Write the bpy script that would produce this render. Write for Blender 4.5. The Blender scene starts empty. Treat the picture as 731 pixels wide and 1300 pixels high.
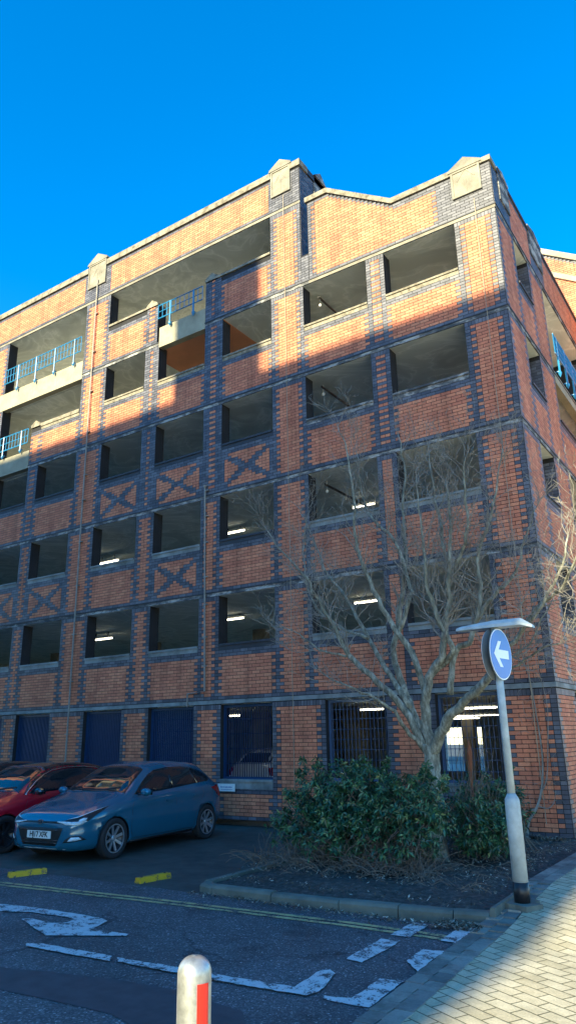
import bpy, bmesh, math, random
import numpy as np
from mathutils import Vector, Matrix
from mathutils.bvhtree import BVHTree
R = math.radians
rng = random.Random(7)
scene = bpy.context.scene
COL = scene.collection
# ------------------------------------------------------------------ materials
def newmat(name):
    m = bpy.data.materials.new(name); m.use_nodes = True
    nt = m.node_tree; b = nt.nodes['Principled BSDF']
    return m, nt, b
def N(nt, t, **kw):
    n = nt.nodes.new(t)
    for k, v in kw.items():
        if k in n.inputs: n.inputs[k].default_value = v
        else: setattr(n, k, v)
    return n
def ramp(nt, fac, stops):
    r = nt.nodes.new('ShaderNodeValToRGB'); e = r.color_ramp.elements
    while len(e) < len(stops): e.new(.5)
    for el, (p, c) in zip(e, stops):
        el.position = p; el.color = (*c, 1) if len(c) == 3 else c
    nt.links.new(fac, r.inputs[0]); return r.outputs[0]
def coords(nt, scale=(1,1,1), rot=(0,0,0), kind='Object'):
    tc = nt.nodes.new('ShaderNodeTexCoord'); mp = nt.nodes.new('ShaderNodeMapping')
    mp.inputs['Scale'].default_value = scale; mp.inputs['Rotation'].default_value = rot
    nt.links.new(tc.outputs[kind], mp.inputs[0]); return mp.outputs[0]
def noise(nt, vec, scale, detail=4, rough=.6):
    n = N(nt, 'ShaderNodeTexNoise', Scale=scale, Detail=detail, Roughness=rough)
    nt.links.new(vec, n.inputs['Vector']); return n.outputs['Fac']
def mixc(nt, fac, a, b, mode='MIX'):
    m = nt.nodes.new('ShaderNodeMix'); m.data_type = 'RGBA'; m.blend_type = mode
    def s(i, v):
        if isinstance(v, bpy.types.NodeSocket): nt.links.new(v, m.inputs[i])
        elif isinstance(v, (int, float)): m.inputs[i].default_value = v
        else: m.inputs[i].default_value = (*v, 1)
    s(0, fac); s(6, a); s(7, b); return m.outputs[2]
def bump(nt, b, h, strength=.3, dist=.01):
    n = N(nt, 'ShaderNodeBump', Strength=strength, Distance=dist)
    nt.links.new(h, n.inputs['Height']); nt.links.new(n.outputs[0], b.inputs['Normal'])
def simple(name, col, rough=.6, metal=0., spec=.5, var=.12, scale=8, bmp=0., coat=0.):
    m, nt, b = newmat(name)
    v = coords(nt)
    f = noise(nt, v, scale)
    c2 = tuple(min(1, x*(1+var)) for x in col); c1 = tuple(x*(1-var) for x in col)
    nt.links.new(ramp(nt, f, [(.3, c1), (.7, c2)]), b.inputs['Base Color'])
    b.inputs['Roughness'].default_value = rough; b.inputs['Metallic'].default_value = metal
    b.inputs['Specular IOR Level'].default_value = spec
    if coat: b.inputs['Coat Weight'].default_value = coat; b.inputs['Coat Roughness'].default_value = .03
    if bmp: bump(nt, b, noise(nt, v, scale*6), bmp)
    return m
def brickmat(name, c_lo, c_mid, c_hi, grime=.2, rough=.75):
    m, nt, b = newmat(name)
    at = N(nt, 'ShaderNodeAttribute', attribute_name='rnd')
    col = ramp(nt, at.outputs['Fac'], [(0, c_lo), (.5, c_mid), (1, c_hi)])
    v = coords(nt)
    g = noise(nt, v, 1.1, 5, .65)
    gr = ramp(nt, g, [(.35, (1-grime,)*3), (.65, (1, 1, 1))])
    col = mixc(nt, 1., col, gr, 'MULTIPLY')
    vs2 = coords(nt, (1.3, 1.3, .16)); g3 = noise(nt, vs2, 2.2, 5, .7)
    col = mixc(nt, 1., col, ramp(nt, g3, [(.38, (1-grime*1.3,)*3), (.52, (1, 1, 1))]), 'MULTIPLY')
    f2 = noise(nt, v, 45, 2)
    gr2 = ramp(nt, f2, [(.3, (.86,)*3), (.7, (1.08,)*3)])
    col = mixc(nt, 1., col, gr2, 'MULTIPLY')
    nt.links.new(col, b.inputs['Base Color']); b.inputs['Roughness'].default_value = rough
    bump(nt, b, noise(nt, v, 120, 2), .25, .003)
    return m
M = {}
M['red'] = brickmat('red_brick', (.58,.18,.095), (.68,.225,.115), (.75,.28,.145))
M['blue'] = brickmat('blue_brick', (.07,.072,.09), (.105,.105,.13), (.165,.165,.19), .2, .5)
M['mortar'] = simple('dark_mortar', (.018,.017,.019), .9, var=.3, scale=3)
M['conc'] = simple('concrete', (.225,.205,.16), .85, var=.35, scale=2.6, bmp=.2)
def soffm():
    m, nt, b = newmat('soffit_concrete_light_swirls'); v = coords(nt)
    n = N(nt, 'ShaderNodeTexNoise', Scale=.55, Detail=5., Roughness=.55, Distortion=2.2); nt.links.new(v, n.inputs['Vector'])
    c = ramp(nt, n.outputs['Fac'], [(.36, (.56,.59,.54)), (.47, (.70,.73,.67)), (.50, (.84,.86,.80)), (.53, (.70,.73,.67)), (.66, (.64,.67,.61))])  # pale swirls are reflected light painted into the concrete colour
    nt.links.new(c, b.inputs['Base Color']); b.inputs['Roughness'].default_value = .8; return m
M['soffit'] = soffm(); M['deck_bounce'] = simple('pale_bounce_reflector', (.66,.64,.58), .7, var=.12); M['bounce_tint'] = simple('painted_orange_bounce', (.62,.24,.12), .7, var=.12, scale=1.2)  # pale one bounces sun upwards; orange one is bounce light painted as colour
M['cream'] = simple('cream_concrete', (.33,.30,.21), .85, var=.2, scale=2.2, bmp=.2)
def stained():
    m, nt, b = newmat('stained_concrete'); v = coords(nt, (1.2, 1.2, 3))
    f = noise(nt, v, 1.6, 6, .7)
    nt.links.new(ramp(nt, f, [(.40, (.055,.06,.065)), (.50, (.13,.13,.13)), (.58, (.38,.375,.35))]), b.inputs['Base Color'])
    b.inputs['Roughness'].default_value = .9; return m
M['stain'] = stained()
def lichen():
    m, nt, b = newmat('weathered_coping'); v = coords(nt, (1, 1, 1))
    f = noise(nt, v, 5, 7, .75)
    nt.links.new(ramp(nt, f, [(.36, (.10,.085,.06)), (.47, (.20,.18,.135)), (.62, (.32,.29,.225))]), b.inputs['Base Color'])
    b.inputs['Roughness'].default_value = .95; bump(nt, b, f, .5, .02); return m
M['coping'] = lichen()
M['sill'] = simple('pale_sill', (.20,.22,.215), .8, var=.5, scale=2.)
M['drip'] = simple('dark_drip_course', (.03,.032,.04), .6, var=.3, scale=3)
M['rail'] = simple('blue_rail_paint', (.02,.20,.42), .4, var=.15)
M['grille'] = simple('dark_blue_grille_paint', (.006,.035,.10), .4, var=.1)
M['mesh'] = simple('grey_blue_mesh_paint', (.05,.09,.17), .5, var=.1)
M['pipe'] = simple('pale_pipe', (.24,.22,.19), .6, var=.25)
M['cord'] = simple('conductor_tape', (.34,.27,.18), .6, var=.2)
M['dark'] = simple('dark_void', (.02,.02,.022), .9)
M['white'] = simple('white_plastic', (.75,.75,.72), .4, var=.05)
M['black'] = simple('black_paint', (.015,.015,.017), .4)
M['floor'] = simple('car_park_deck', (.13,.13,.13), .8, var=.25, scale=.8)
M['galv'] = simple('grey_painted_steel', (.40,.46,.47), .5, metal=.0, var=.22, scale=7, bmp=.15)
def emit(name, col, s):
    m, nt, b = newmat(name)
    b.inputs['Base Color'].default_value = (*col, 1)
    b.inputs['Emission Color'].default_value = (*col, 1); b.inputs['Emission Strength'].default_value = s
    return m
M['tube'] = emit('lit_tube', (1., .93, .70), 3.2)
# ------------------------------------------------------------------ mesh builder
class MB:
    def __init__(s): s.v = []; s.f = []; s.m = []; s.r = []
    def quad(s, pts, m=0, r=.5):
        i = len(s.v); s.v += [tuple(p) for p in pts]; s.f.append(tuple(range(i, i+len(pts)))); s.m.append(m); s.r.append(r)
    def box(s, x0, x1, y0, y1, z0, z1, m=0, r=.5, skip=()):
        if x0 > x1: x0, x1 = x1, x0
        if y0 > y1: y0, y1 = y1, y0
        i = len(s.v)
        s.v += [(x0,y0,z0),(x1,y0,z0),(x1,y1,z0),(x0,y1,z0),(x0,y0,z1),(x1,y0,z1),(x1,y1,z1),(x0,y1,z1)]
        F = {'b':(0,3,2,1),'t':(4,5,6,7),'f':(0,1,5,4),'r':(1,2,6,5),'k':(2,3,7,6),'l':(3,0,4,7)}
        for k, q in F.items():
            if k in skip: continue
            s.f.append(tuple(i+a for a in q)); s.m.append(m); s.r.append(r)
    def obox(s, c, ux, uy, uz, m=0):
        c = Vector(c); ux = Vector(ux); uy = Vector(uy); uz = Vector(uz); i = len(s.v)
        for a, b, d in ((-1,-1,-1),(1,-1,-1),(1,1,-1),(-1,1,-1),(-1,-1,1),(1,-1,1),(1,1,1),(-1,1,1)):
            s.v.append(tuple(c+ux*a+uy*b+uz*d))
        for q in ((0,3,2,1),(4,5,6,7),(0,1,5,4),(1,2,6,5),(2,3,7,6),(3,0,4,7)):
            s.f.append(tuple(i+a for a in q)); s.m.append(m); s.r.append(.5)
    def prism(s, poly, off, m=0):      # poly: list of 3D points, extruded by vector off
        n = len(poly); i = len(s.v); off = Vector(off)
        s.v += [tuple(p) for p in poly] + [tuple(Vector(p)+off) for p in poly]
        s.f.append(tuple(range(i, i+n))[::-1]); s.m.append(m); s.r.append(.5)
        s.f.append(tuple(range(i+n, i+2*n))); s.m.append(m); s.r.append(.5)
        for k in range(n):
            j = (k+1) % n; s.f.append((i+k, i+j, i+n+j, i+n+k)); s.m.append(m); s.r.append(.5)
    def tube(s, pts, rad, n=6, m=0, cap=True, r=.5):
        pts = [Vector(p) for p in pts]
        if isinstance(rad, (int, float)): rad = [rad]*len(pts)
        base = len(s.v); prev = None
        for k, p in enumerate(pts):
            d = (pts[min(k+1, len(pts)-1)]-pts[max(k-1, 0)])
            d = d.normalized() if d.length > 1e-9 else Vector((0,0,1))
            if prev is None:
                a = Vector((0,0,1)) if abs(d.z) < .9 else Vector((1,0,0)); u = d.cross(a).normalized()
            else:
                u = (prev - d*prev.dot(d)); u = u.normalized() if u.length > 1e-6 else d.orthogonal().normalized()
            prev = u; w = d.cross(u)
            for j in range(n):
                t = 2*math.pi*j/n; s.v.append(tuple(p+(u*math.cos(t)+w*math.sin(t))*rad[k]))
        for k in range(len(pts)-1):
            for j in range(n):
                a = base+k*n+j; b = base+k*n+(j+1) % n
                s.f.append((a, b, b+n, a+n)); s.m.append(m); s.r.append(r)
        if cap:
            s.f.append(tuple(base+j for j in range(n))[::-1]); s.m.append(m); s.r.append(r)
            e = base+(len(pts)-1)*n; s.f.append(tuple(e+j for j in range(n))); s.m.append(m); s.r.append(r)
    def lathe(s, prof, origin=(0,0,0), axis='z', n=24, m=0, cap=True):   # prof [(r,h)]
        i = len(s.v); o = Vector(origin)
        for r, h in prof:
            for j in range(n):
                t = 2*math.pi*j/n; c, q = r*math.cos(t), r*math.sin(t)
                p = (c, q, h) if axis == 'z' else ((h, c, q) if axis == 'x' else (c, h, q))
                s.v.append(tuple(o+Vector(p)))
        for k in range(len(prof)-1):
            for j in range(n):
                a = i+k*n+j; b = i+k*n+(j+1) % n; s.f.append((a, b, b+n, a+n)); s.m.append(m); s.r.append(.5)
        if not cap: return
        s.f.append(tuple(i+j for j in range(n))[::-1]); s.m.append(m); s.r.append(.5)
        e = i+(len(prof)-1)*n; s.f.append(tuple(e+j for j in range(n))); s.m.append(m); s.r.append(.5)
    def build(s, name, mats, parent=None, smooth=False, rnd=False):
        me = bpy.data.meshes.new(name); me.from_pydata(s.v, [], s.f)
        for mt in (mats if isinstance(mats, (list, tuple)) else [mats]): me.materials.append(mt)
        me.polygons.foreach_set('material_index', s.m)
        if smooth: me.polygons.foreach_set('use_smooth', [True]*len(s.f))
        if rnd:
            a = me.attributes.new('rnd', 'FLOAT', 'FACE'); a.data.foreach_set('value', s.r)
        me.update()
        o = bpy.data.objects.new(name, me); COL.objects.link(o)
        if parent: o.parent = parent
        return o
def tag(o, label=None, cat=None, group=None, kind=None):
    if label: o['label'] = label
    if cat: o['category'] = cat
    if group: o['group'] = group
    if kind: o['kind'] = kind
    return o
def empty(name, loc=(0,0,0), rz=0, **kw):
    o = bpy.data.objects.new(name, None); COL.objects.link(o); o.location = loc; o.rotation_euler = (0, 0, rz)
    o.empty_display_size = .1
    return tag(o, **kw)
# ------------------------------------------------------------------ brick facade
CH = .0765; CW = .1125; RV = .33
S = [-.01, 2.59, 5.19, 7.79, 10.39, 12.99, 15.63]
def FM(a0, a1, z0, z1, o0, o1):      # front wall, a = -x ; o = outwards
    return (-a1, -a0, -o1, -o0, z0, z1)
def SM(a0, a1, z0, z1, o0, o1):      # side wall at x=0 facing +x
    return (o0, o1, a0, a1, z0, z1)
def offmap(mp, dx=0, dy=0):
    def f(*a):
        x0, x1, y0, y1, z0, z1 = mp(*a); return (x0+dx, x1+dx, y0+dy, y1+dy, z0, z1)
    return f
def colour_fn(t, i, n, c, k, opt):
    par = c % 2; m = min(i, n-1-i)
    if t == 'P':
        dp = 1+par + (1 if (4 < n <= 6 and k >= 3) else 0)
        if n <= 4 and 0 < k < 3: dp = 1
        if opt.get('first') and i < n//2: dp = 1+par
        if c < 1 and not opt.get('nobase'): return 1
        return 1 if m < dp else 0
    if t == 'R': return 0
    if t == 'U': return 1
    cs = opt.get('cs', 17)
    if c < 1 or c >= cs-4: return 1
    if m < par + (1 if n > 12 else 0)*0: return 1
    if opt.get('x'):
        H0, H1 = .3, cs-4.3
        fx = (i+.5)/n; fz = (c-H0)/(H1-H0)
        e = 1.45/n*.98
        if abs(fx-fz) < e or abs(fx-(1-fz)) < e: return 1
        if m < 1: return 1
    return 0
def wall(zones, k, z0, z1, mp, core, br, soldier=True, prof=None, ncourse=None, lintel=True, par0=0):
    """zones: (a0,a1,type,opt); fills bricks and backing of one storey"""
    nc = ncourse or 31
    zs = z0+nc*CH
    cells = []
    for (a0, a1, t, opt) in zones:
        n = max(1, round((a1-a0)/CW)); w = (a1-a0)/n
        for i in range(n): cells.append((a0+i*w, a0+(i+1)*w, t, i, n, opt))
        cs = opt.get('cs', 17)
        if t == 'V': continue
        if t == 'B':
            if cs > 0: core.box(*mp(a0, a1, z0, z0+cs*CH-.02, -RV, 0))
        elif prof is None:
            top = z0+opt['cmax']*CH if 'cmax' in opt else (z1 if not lintel else z1-.115)
            core.box(*mp(a0, a1, z0, top, -RV, 0))
    if lintel:
        for (a0, a1, t, opt) in zones:
            if t == 'V' or opt.get('nolintel'): continue
            core.box(*mp(a0, a1, z1-.115, z1, -RV, 0))
    for c in range(nc):
        za = z0+c*CH; zb = za+CH
        lst = []
        for (a0, a1, t, i, n, opt) in cells:
            ok = t != 'V'
            if t == 'B' and c >= opt.get('cs', 17)-2: ok = False
            if 'cmax' in opt and c >= opt['cmax']: ok = False
            if ok and prof is not None and zb > prof((a0+a1)/2)+.02: ok = False
            col = None
            if ok and prof is None: col = colour_fn(t, i, n, c, k, opt)
            elif ok:
                e = opt.get('edge', '')
                col = 1 if (t == 'U' or zb > prof((a0+a1)/2)-.10 or c < 1 or ('l' in e and n-1-i < 1+c % 2) or ('r' in e and i < 1+c % 2)) else 0
            lst.append((a0, a1, col))
        g = 0
        while g < len(lst):
            a0, a1, col = lst[g]
            if col is None: g += 1; continue
            step = 1
            if (g+c+par0) % 2 == 0 and g+1 < len(lst) and lst[g+1][2] == col and abs(lst[g+1][0]-a1) < 1e-6:
                a1 = lst[g+1][1]; step = 2
            r = rng.random()
            if rng.random() < .03: r = 0.
            pr = .0065+rng.random()*.002
            br.box(*mp(a0+.006, a1-.006, za+.006, zb-.006, .0, pr), m=col, r=r)
            g += step
    if soldier and prof is None:
        for (a0, a1, t, opt) in zones:
            if t not in 'PU' or 'cmax' in opt: continue
            n = round((a1-a0)/CH); w = (a1-a0)/n
            for i in range(n):
                br.box(*mp(a0+i*w+.005, a0+(i+1)*w-.005, zs+.005, z1-.12, 0, .0075), m=1, r=rng.random())
SKY_SAT, SKY_STR, SUN_STR, EXPO = 1.37, .15, 4.9, 1.55
GD={
'arrow':[(-5.224,-7.57),(-4.909,-7.566),(-4.314,-7.481),(-3.64,-7.457),(-3.231,-7.472),(-3.086,-7.528),(-2.977,-7.83),(-2.497,-7.801),(-2.456,-7.859),(-3.19,-8.252),(-4.005,-7.932),(-3.933,-7.864),(-3.563,-7.888),(-3.427,-7.786),(-3.478,-7.651),(-3.611,-7.614),(-4.172,-7.664),(-4.554,-7.815),(-4.799,-7.858)],
'line1':[(-3.103,-8.541),(-2.979,-8.481),(-2.06,-8.422),(-1.947,-8.543),(-2.329,-8.577),(-3.034,-8.608)],
'line2':[(-1.972,-8.437),(-1.306,-8.394),(-1.206,-8.503),(-1.866,-8.524)],
'line3':[(-1.528,-8.391),(-0.992,-8.379),(-0.162,-8.301),(-0.213,-7.859),(-0.147,-7.796),(-0.062,-7.853),(-0.003,-8.037),(0.054,-8.294),(0.014,-8.421),(-0.336,-8.453),(-0.893,-8.496),(-1.421,-8.503)],
'bar':[(0.106,-8.335),(0.18,-8.327),(0.317,-8.273),(0.322,-8.088),(0.297,-7.771),(0.49,-7.729),(0.527,-8.388),(0.275,-8.411),(0.127,-8.394)],
'd1':[(-0.217,-6.535),(-0.226,-5.977),(-0.041,-5.992),(-0.014,-6.524)],
'd2':[(-0.199,-7.445),(-0.222,-6.716),(-0.032,-6.722),(-0.015,-6.945),(-0.024,-7.475)],
'd3':[(0.279,-6.502),(0.267,-5.95),(0.415,-5.899),(0.446,-6.505)],
'd4':[(0.283,-7.239),(0.261,-6.854),(0.462,-6.803),(0.483,-7.463)],
'y1':[(-6.703,-6.741),(-6.167,-6.68),(-5.687,-6.597),(-4.996,-6.636),(-3.467,-6.367),(-2.701,-6.402),(-2.043,-6.335),(-1.542,-6.264),(-0.793,-6.205),(-0.527,-6.315),(-0.195,-6.258)],
'y2':[(-6.589,-6.816),(-5.557,-6.695),(-4.938,-6.683),(-4.358,-6.672),(-2.665,-6.493),(-1.965,-6.44),(-0.76,-6.266),(0.063,-6.406),(0.387,-6.398)],
'patch':[(-2.6,-9.396),(-2.637,-9.166),(-2.358,-9.047),(-1.751,-8.901),(-1.077,-8.815),(-0.21,-8.906),(0.233,-9.486),(-0.529,-9.497),(-1.026,-9.421),(-1.57,-9.455),(-2.171,-9.494),(-2.411,-9.522)],
'kerbtop':[(-3.068,-6.169),(-2.757,-6.192),(-1.994,-6.141),(-1.234,-6.188),(-0.831,-6.121),(-0.373,-6.027),(0.462,-5.933)],
'pavedge':[(0.578,-8.692),(0.502,-7.742),(0.424,-5.925),(0.497,-5.606)],
'pavborder':[(0.795,-8.562),(0.752,-7.694),(0.696,-6.194),(0.707,-5.572)],
'ystop':[(-6.594,-6.01),(-6.598,-5.541),(-4.523,-5.74),(-4.532,-5.127)],
'ystopz':[(-6.073,-6.413),(-5.969,-6.03),(-4.089,-6.175),(-4.108,-5.583)],
'carw':[(-6.215,-4.664),(-6.424,-1.979),(-7.969,-5.29)],
}
LIMBS=[[(-1.188,-3.0,0.9,0.13),(-1.172,-3.0,1.171,0.115),(-1.166,-3.0,1.415,0.11),(-1.188,-3.0,1.569,0.105)],[(-1.186,-3.0,1.415,0.085),(-0.878,-3.146,1.812,0.073),(-0.492,-3.293,2.133,0.06),(-0.057,-3.439,2.437,0.048),(0.24,-3.585,2.735,0.035),(0.553,-3.731,2.99,0.029),(0.925,-3.877,3.341,0.023),(1.201,-3.9,3.71,0.016),(1.404,-3.9,4.209,0.01)],[(-1.193,-3.0,1.507,0.08),(-1.2,-3.029,2.041,0.073),(-1.128,-3.058,2.421,0.067),(-1.003,-3.087,2.671,0.06),(-0.821,-3.116,2.851,0.053),(-0.694,-3.144,3.361,0.046),(-0.621,-3.173,3.817,0.037),(-0.548,-3.2,4.348,0.028),(-0.478,-3.2,4.896,0.019),(-0.492,-3.2,5.549,0.01)],[(-1.223,-3.0,1.477,0.065),(-1.484,-2.913,2.117,0.059),(-1.648,-2.827,2.458,0.054),(-1.808,-2.74,2.954,0.048),(-1.753,-2.653,3.454,0.043),(-1.657,-2.567,4.039,0.036),(-1.607,-2.48,4.727,0.029),(-1.628,-2.4,5.535,0.022),(-1.534,-2.4,6.25,0.015),(-1.613,-2.4,6.943,0.008)],[(-1.212,-3.0,1.446,0.06),(-1.544,-3.098,2.115,0.052),(-1.918,-3.195,2.522,0.045),(-2.31,-3.293,2.948,0.038),(-2.554,-3.39,3.449,0.03),(-2.81,-3.487,3.969,0.024),(-2.994,-3.585,4.346,0.018),(-3.419,-3.6,4.786,0.013),(-3.784,-3.6,5.321,0.007)],[(-1.48,-3.0,2.115,0.045),(-1.957,-2.783,2.752,0.038),(-2.359,-2.567,3.301,0.032),(-2.869,-2.35,4.065,0.025),(-3.43,-2.133,4.743,0.019),(-3.732,-2.0,5.418,0.012),(-4.019,-2.0,6.006,0.006)],[(-1.279,-3.0,1.477,0.035),(-1.432,-3.234,1.793,0.029),(-1.584,-3.468,2.109,0.023),(-1.816,-3.702,2.301,0.017),(-2.144,-3.9,2.468,0.012),(-2.598,-3.9,2.722,0.006)],[(-1.192,-3.0,2.297,0.05),(-1.365,-3.033,2.965,0.045),(-1.692,-3.065,3.471,0.04),(-1.882,-3.098,3.914,0.035),(-2.08,-3.13,4.372,0.03),(-2.199,-3.162,4.911,0.024),(-2.184,-3.195,5.676,0.018),(-2.265,-3.2,6.581,0.012),(-2.422,-3.2,7.04,0.006)],[(-1.599,-3.0,3.261,0.035),(-1.394,-2.913,3.811,0.032),(-1.412,-2.827,4.113,0.028),(-1.674,-2.74,4.914,0.025),(-2.148,-2.653,5.41,0.019),(-2.321,-2.6,5.948,0.012),(-2.369,-2.6,6.72,0.006)],[(-1.044,-3.0,2.614,0.045),(-0.659,-3.108,2.904,0.039),(-0.754,-3.217,3.293,0.034),(-0.876,-3.325,3.825,0.028),(-0.863,-3.433,4.282,0.021),(-0.852,-3.5,4.964,0.013),(-0.875,-3.5,5.618,0.006)],[(-0.794,-3.0,2.279,0.05),(-0.693,-3.0,2.85,0.045),(-0.45,-3.0,3.026,0.04),(-0.284,-3.0,3.337,0.035),(-0.171,-3.0,3.787,0.03),(-0.151,-3.0,4.326,0.024),(0.081,-3.0,4.912,0.018),(0.338,-3.0,5.715,0.012),(0.41,-3.0,6.064,0.006)],[(0.342,-3.0,3.084,0.03),(0.735,-3.39,3.369,0.025),(1.207,-3.78,3.554,0.02),(1.484,-4.17,3.792,0.013),(1.648,-4.2,4.101,0.006)],[(-0.687,-3.0,3.851,0.03),(-0.414,-3.13,4.341,0.025),(-0.185,-3.26,4.76,0.02),(-0.13,-3.39,5.559,0.013),(-0.024,-3.4,5.891,0.006)],[(-0.284,-3.0,3.337,0.03),(0.021,-3.0,3.697,0.025),(0.38,-3.0,3.98,0.02),(0.567,-3.0,4.483,0.013),(0.819,-3.0,4.979,0.006)],[(-0.692,-3.0,3.715,0.03),(-0.755,-2.913,4.723,0.023),(-0.863,-2.827,5.659,0.015),(-0.9,-2.8,6.299,0.006)],[(-2.133,-3.0,3.238,0.028),(-2.771,-2.87,3.529,0.022),(-3.362,-2.74,4.067,0.016),(-3.603,-2.61,5.013,0.01),(-3.488,-2.6,5.843,0.005)],[(-0.206,-3.0,2.469,0.025),(0.241,-3.26,2.579,0.018),(0.699,-3.52,2.764,0.012),(1.016,-3.6,2.847,0.005)],[(-0.602,-3.0,2.145,0.035),(-0.379,-3.0,2.385,0.028),(-0.093,-3.0,2.618,0.02),(0.452,-3.0,2.95,0.013),(0.898,-3.0,3.591,0.006)],[(-2.471,-3.0,2.983,0.022),(-2.866,-3.173,3.07,0.017),(-3.264,-3.347,3.377,0.011),(-3.761,-3.4,3.566,0.005)]]
# ------------------------------------------------------------------ the car park building
bld = empty('car_park_building', (0,0,0), label='tall red and blue brick multi-storey car park with open window bays', cat='building')
core = MB(); br = MB()
J = [0, .955, 2.759, 3.246, 5.065, 6.076, 7.751, 8.398, 10.074, 10.746, 12.494, 13.593, 15.326, 15.86, 17.6, 18.6, 20.3, 20.85, 22.6, 23.6, 26.0]
JU = [0, .955, 2.759, 3.246, 5.065, 6.076, 7.72, 8.36, 10.13, 10.69, 12.37, 13.5, 15.35, 15.85, 17.6, 18.6, 20.3, 20.85, 22.6, 23.6, 26.0]
JG = [0, 1.05, 2.30, 3.36, 4.80, 6.19, 7.66, 8.50, 10.0, 10.96, 12.40, 13.80, 15.30, 15.95, 17.4, 18.6, 20.1, 20.9, 22.4, 23.6, 26.0]
def zl(j, spec=None):
    out = []
    for i in range(len(j)-1):
        t = 'P' if i % 2 == 0 else 'B'; opt = {}
        if i == 0: opt['first'] = 1
        if spec and i in spec:
            t2, o2 = spec[i]; t = t2 or t; opt.update(o2)
        out.append((j[i], j[i+1], t, opt))
    return out
# bay index in list: 1=R1 3=R2 5=L1 7=L2 9=L3 11=L4 13=L5
wall(zl(JG, {1: ('B', {'cs': 11}), 3: ('B', {'cs': 11}), 5: ('B', {'cs': 11}), 7: ('V', {}), 9: ('V', {}), 11: ('V', {}), 13: ('V', {}), 15: ('V', {}), 17: ('V', {}), 19: ('P', {})}), 0, S[0], S[1], FM, core, br)
wall(zl(J, {19: ('P', {})}), 1, S[1], S[2], FM, core, br)
wall(zl(J, {7: ('B', {'x': 1}), 11: ('B', {'x': 1}), 13: ('B', {'x': 1}), 19: ('P', {})}), 2, S[2], S[3], FM, core, br)
wall(zl(JU, {5: ('B', {'x': 1}), 7: ('B', {'x': 1}), 9: ('B', {'x': 1}), 19: ('P', {}), 13: ('B', {'nolintel': 1})}), 3, S[3], S[4], FM, core, br)
wall(zl(JU, {7: ('B', {'nolintel': 1}), 11: ('B', {'nolintel': 1}), 12: ('B', {'nolintel': 1, 'first': 1}), 13: ('V', {'nolintel': 1}), 14: ('P', {}), 19: ('P', {})}), 4, S[4], S[5], FM, core, br)
z5 = [(5.10, 6.076, 'P', {}), (6.076, 7.78, 'B', {}), (7.78, 8.36, 'P', {'cmax': 17}), (8.36, 10.23, 'V', {}), (10.23, 10.69, 'P', {'cmax': 17}), (10.69, 12.37, 'B', {}),
      (12.37, 13.5, 'P', {}), (13.5, 17.6, 'V', {}), (17.6, 18.6, 'P', {}), (18.6, 23.6, 'V', {}), (23.6, 26.0, 'P', {})]
wall(z5, 5, S[5], S[6], FM, core, br)
# parapet of the taller block
pz = [(5.10, 6.12, 'U', {}), (6.12, 12.42, 'R', {}), (12.42, 13.66, 'U', {}), (13.66, 18.5, 'R', {}), (18.5, 19.7, 'U', {}), (19.7, 26.0, 'R', {})]
wall(pz, 6, S[6], 16.78, FM, core, br, soldier=False, ncourse=14, lintel=False, prof=lambda a: 16.75)
for a0, a1, t, o in pz: core.box(*FM(a0, a1, S[6], 16.76, -RV, 0))
# gabled parapet wall of the corner block
def gp(a):
    if a > 4.25: return 15.40
    if a > 2.45: return 14.16+(a-2.45)*(15.40-14.16)/1.8
    return 14.16
wall([(0, 1.2, 'U', {}), (1.2, 4.86, 'R', {'edge': 'lr'})], 5, S[5], 15.4, FM, core, br, soldier=False, ncourse=32, lintel=False, prof=gp)
core.prism([(0, 0, S[5]), (-4.87, 0, S[5]), (-4.87, 0, 15.40), (-4.25, 0, 15.40), (-2.45, 0, 14.16), (0, 0, 14.16)], (0, RV, 0))
wall([(4.87, 5.10, 'P', {})], 4.9, S[5], 13.80, FM, core, br, soldier=False, ncourse=10, lintel=False)
# side wall
sb = [0, 1.26, 2.39, 3.71, 8.3]
for k in range(5):
    z = [(sb[0]+.012, sb[1], 'P', {'first': 1}), (sb[1], sb[2], 'B', {}), (sb[2], sb[3], 'P', {}), (sb[3], sb[4], 'B', {})]
    if k == 0: z = [(.012, 1.4, 'P', {'first': 1}), (1.4, 2.3, 'B', {'cs': 17}), (2.3, 8.3, 'P', {})]
    if k == 4: z[3] = (sb[3], sb[4], 'V', {})
    c2 = MB(); wall([(a if a > .1 else RV, b, t, o) for a, b, t, o in z], k, S[k], S[k+1], SM, core, MB())
    wall(z, k, S[k], S[k+1], SM, c2, br, par0=1)
    # brick-lined far reveals of the side openings
    for (a1, cs) in ((z[1][1], z[1][3].get('cs', 17)), (z[3][1], 17) if k else (z[1][1], 99)):
        for c in range(cs, 31):
            za = S[k]+c*CH; sp = [-.325, -.22, -.005] if c % 2 else [-.325, -.11, -.005]
            for q in range(2): br.box(sp[q]+.004, sp[q+1]-.004, a1-.0075, a1+.001, za+.0055, za+CH-.0055, m=1, r=rng.random())
wall([(.012, .5, 'U', {}), (.5, 1.22, 'U', {}), (1.22, 2.84, 'R', {}), (2.84, 4.1, 'U', {}), (4.1, 8.3, 'R', {})], 5, S[5], 14.2, SM, core, br, soldier=False, ncourse=16, lintel=False, prof=lambda a: 14.22)
core.box(-RV, 0, RV, 8.3, S[5], 14.16)
# return wall of the taller block above the corner block
RM = lambda a0, a1, z0, z1, o0, o1: (-5.10+o0, -5.10+o1, a0, a1, z0, z1)
wall([(.012, 1.4, 'U', {}), (1.4, 8.3, 'R', {})], 6, S[5], 16.8, RM, MB(), br, soldier=False, ncourse=49, lintel=False, prof=lambda a: 16.75)
core.box(-5.10-RV, -5.10, RV, 16, S[5]+.02, 16.76)
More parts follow.
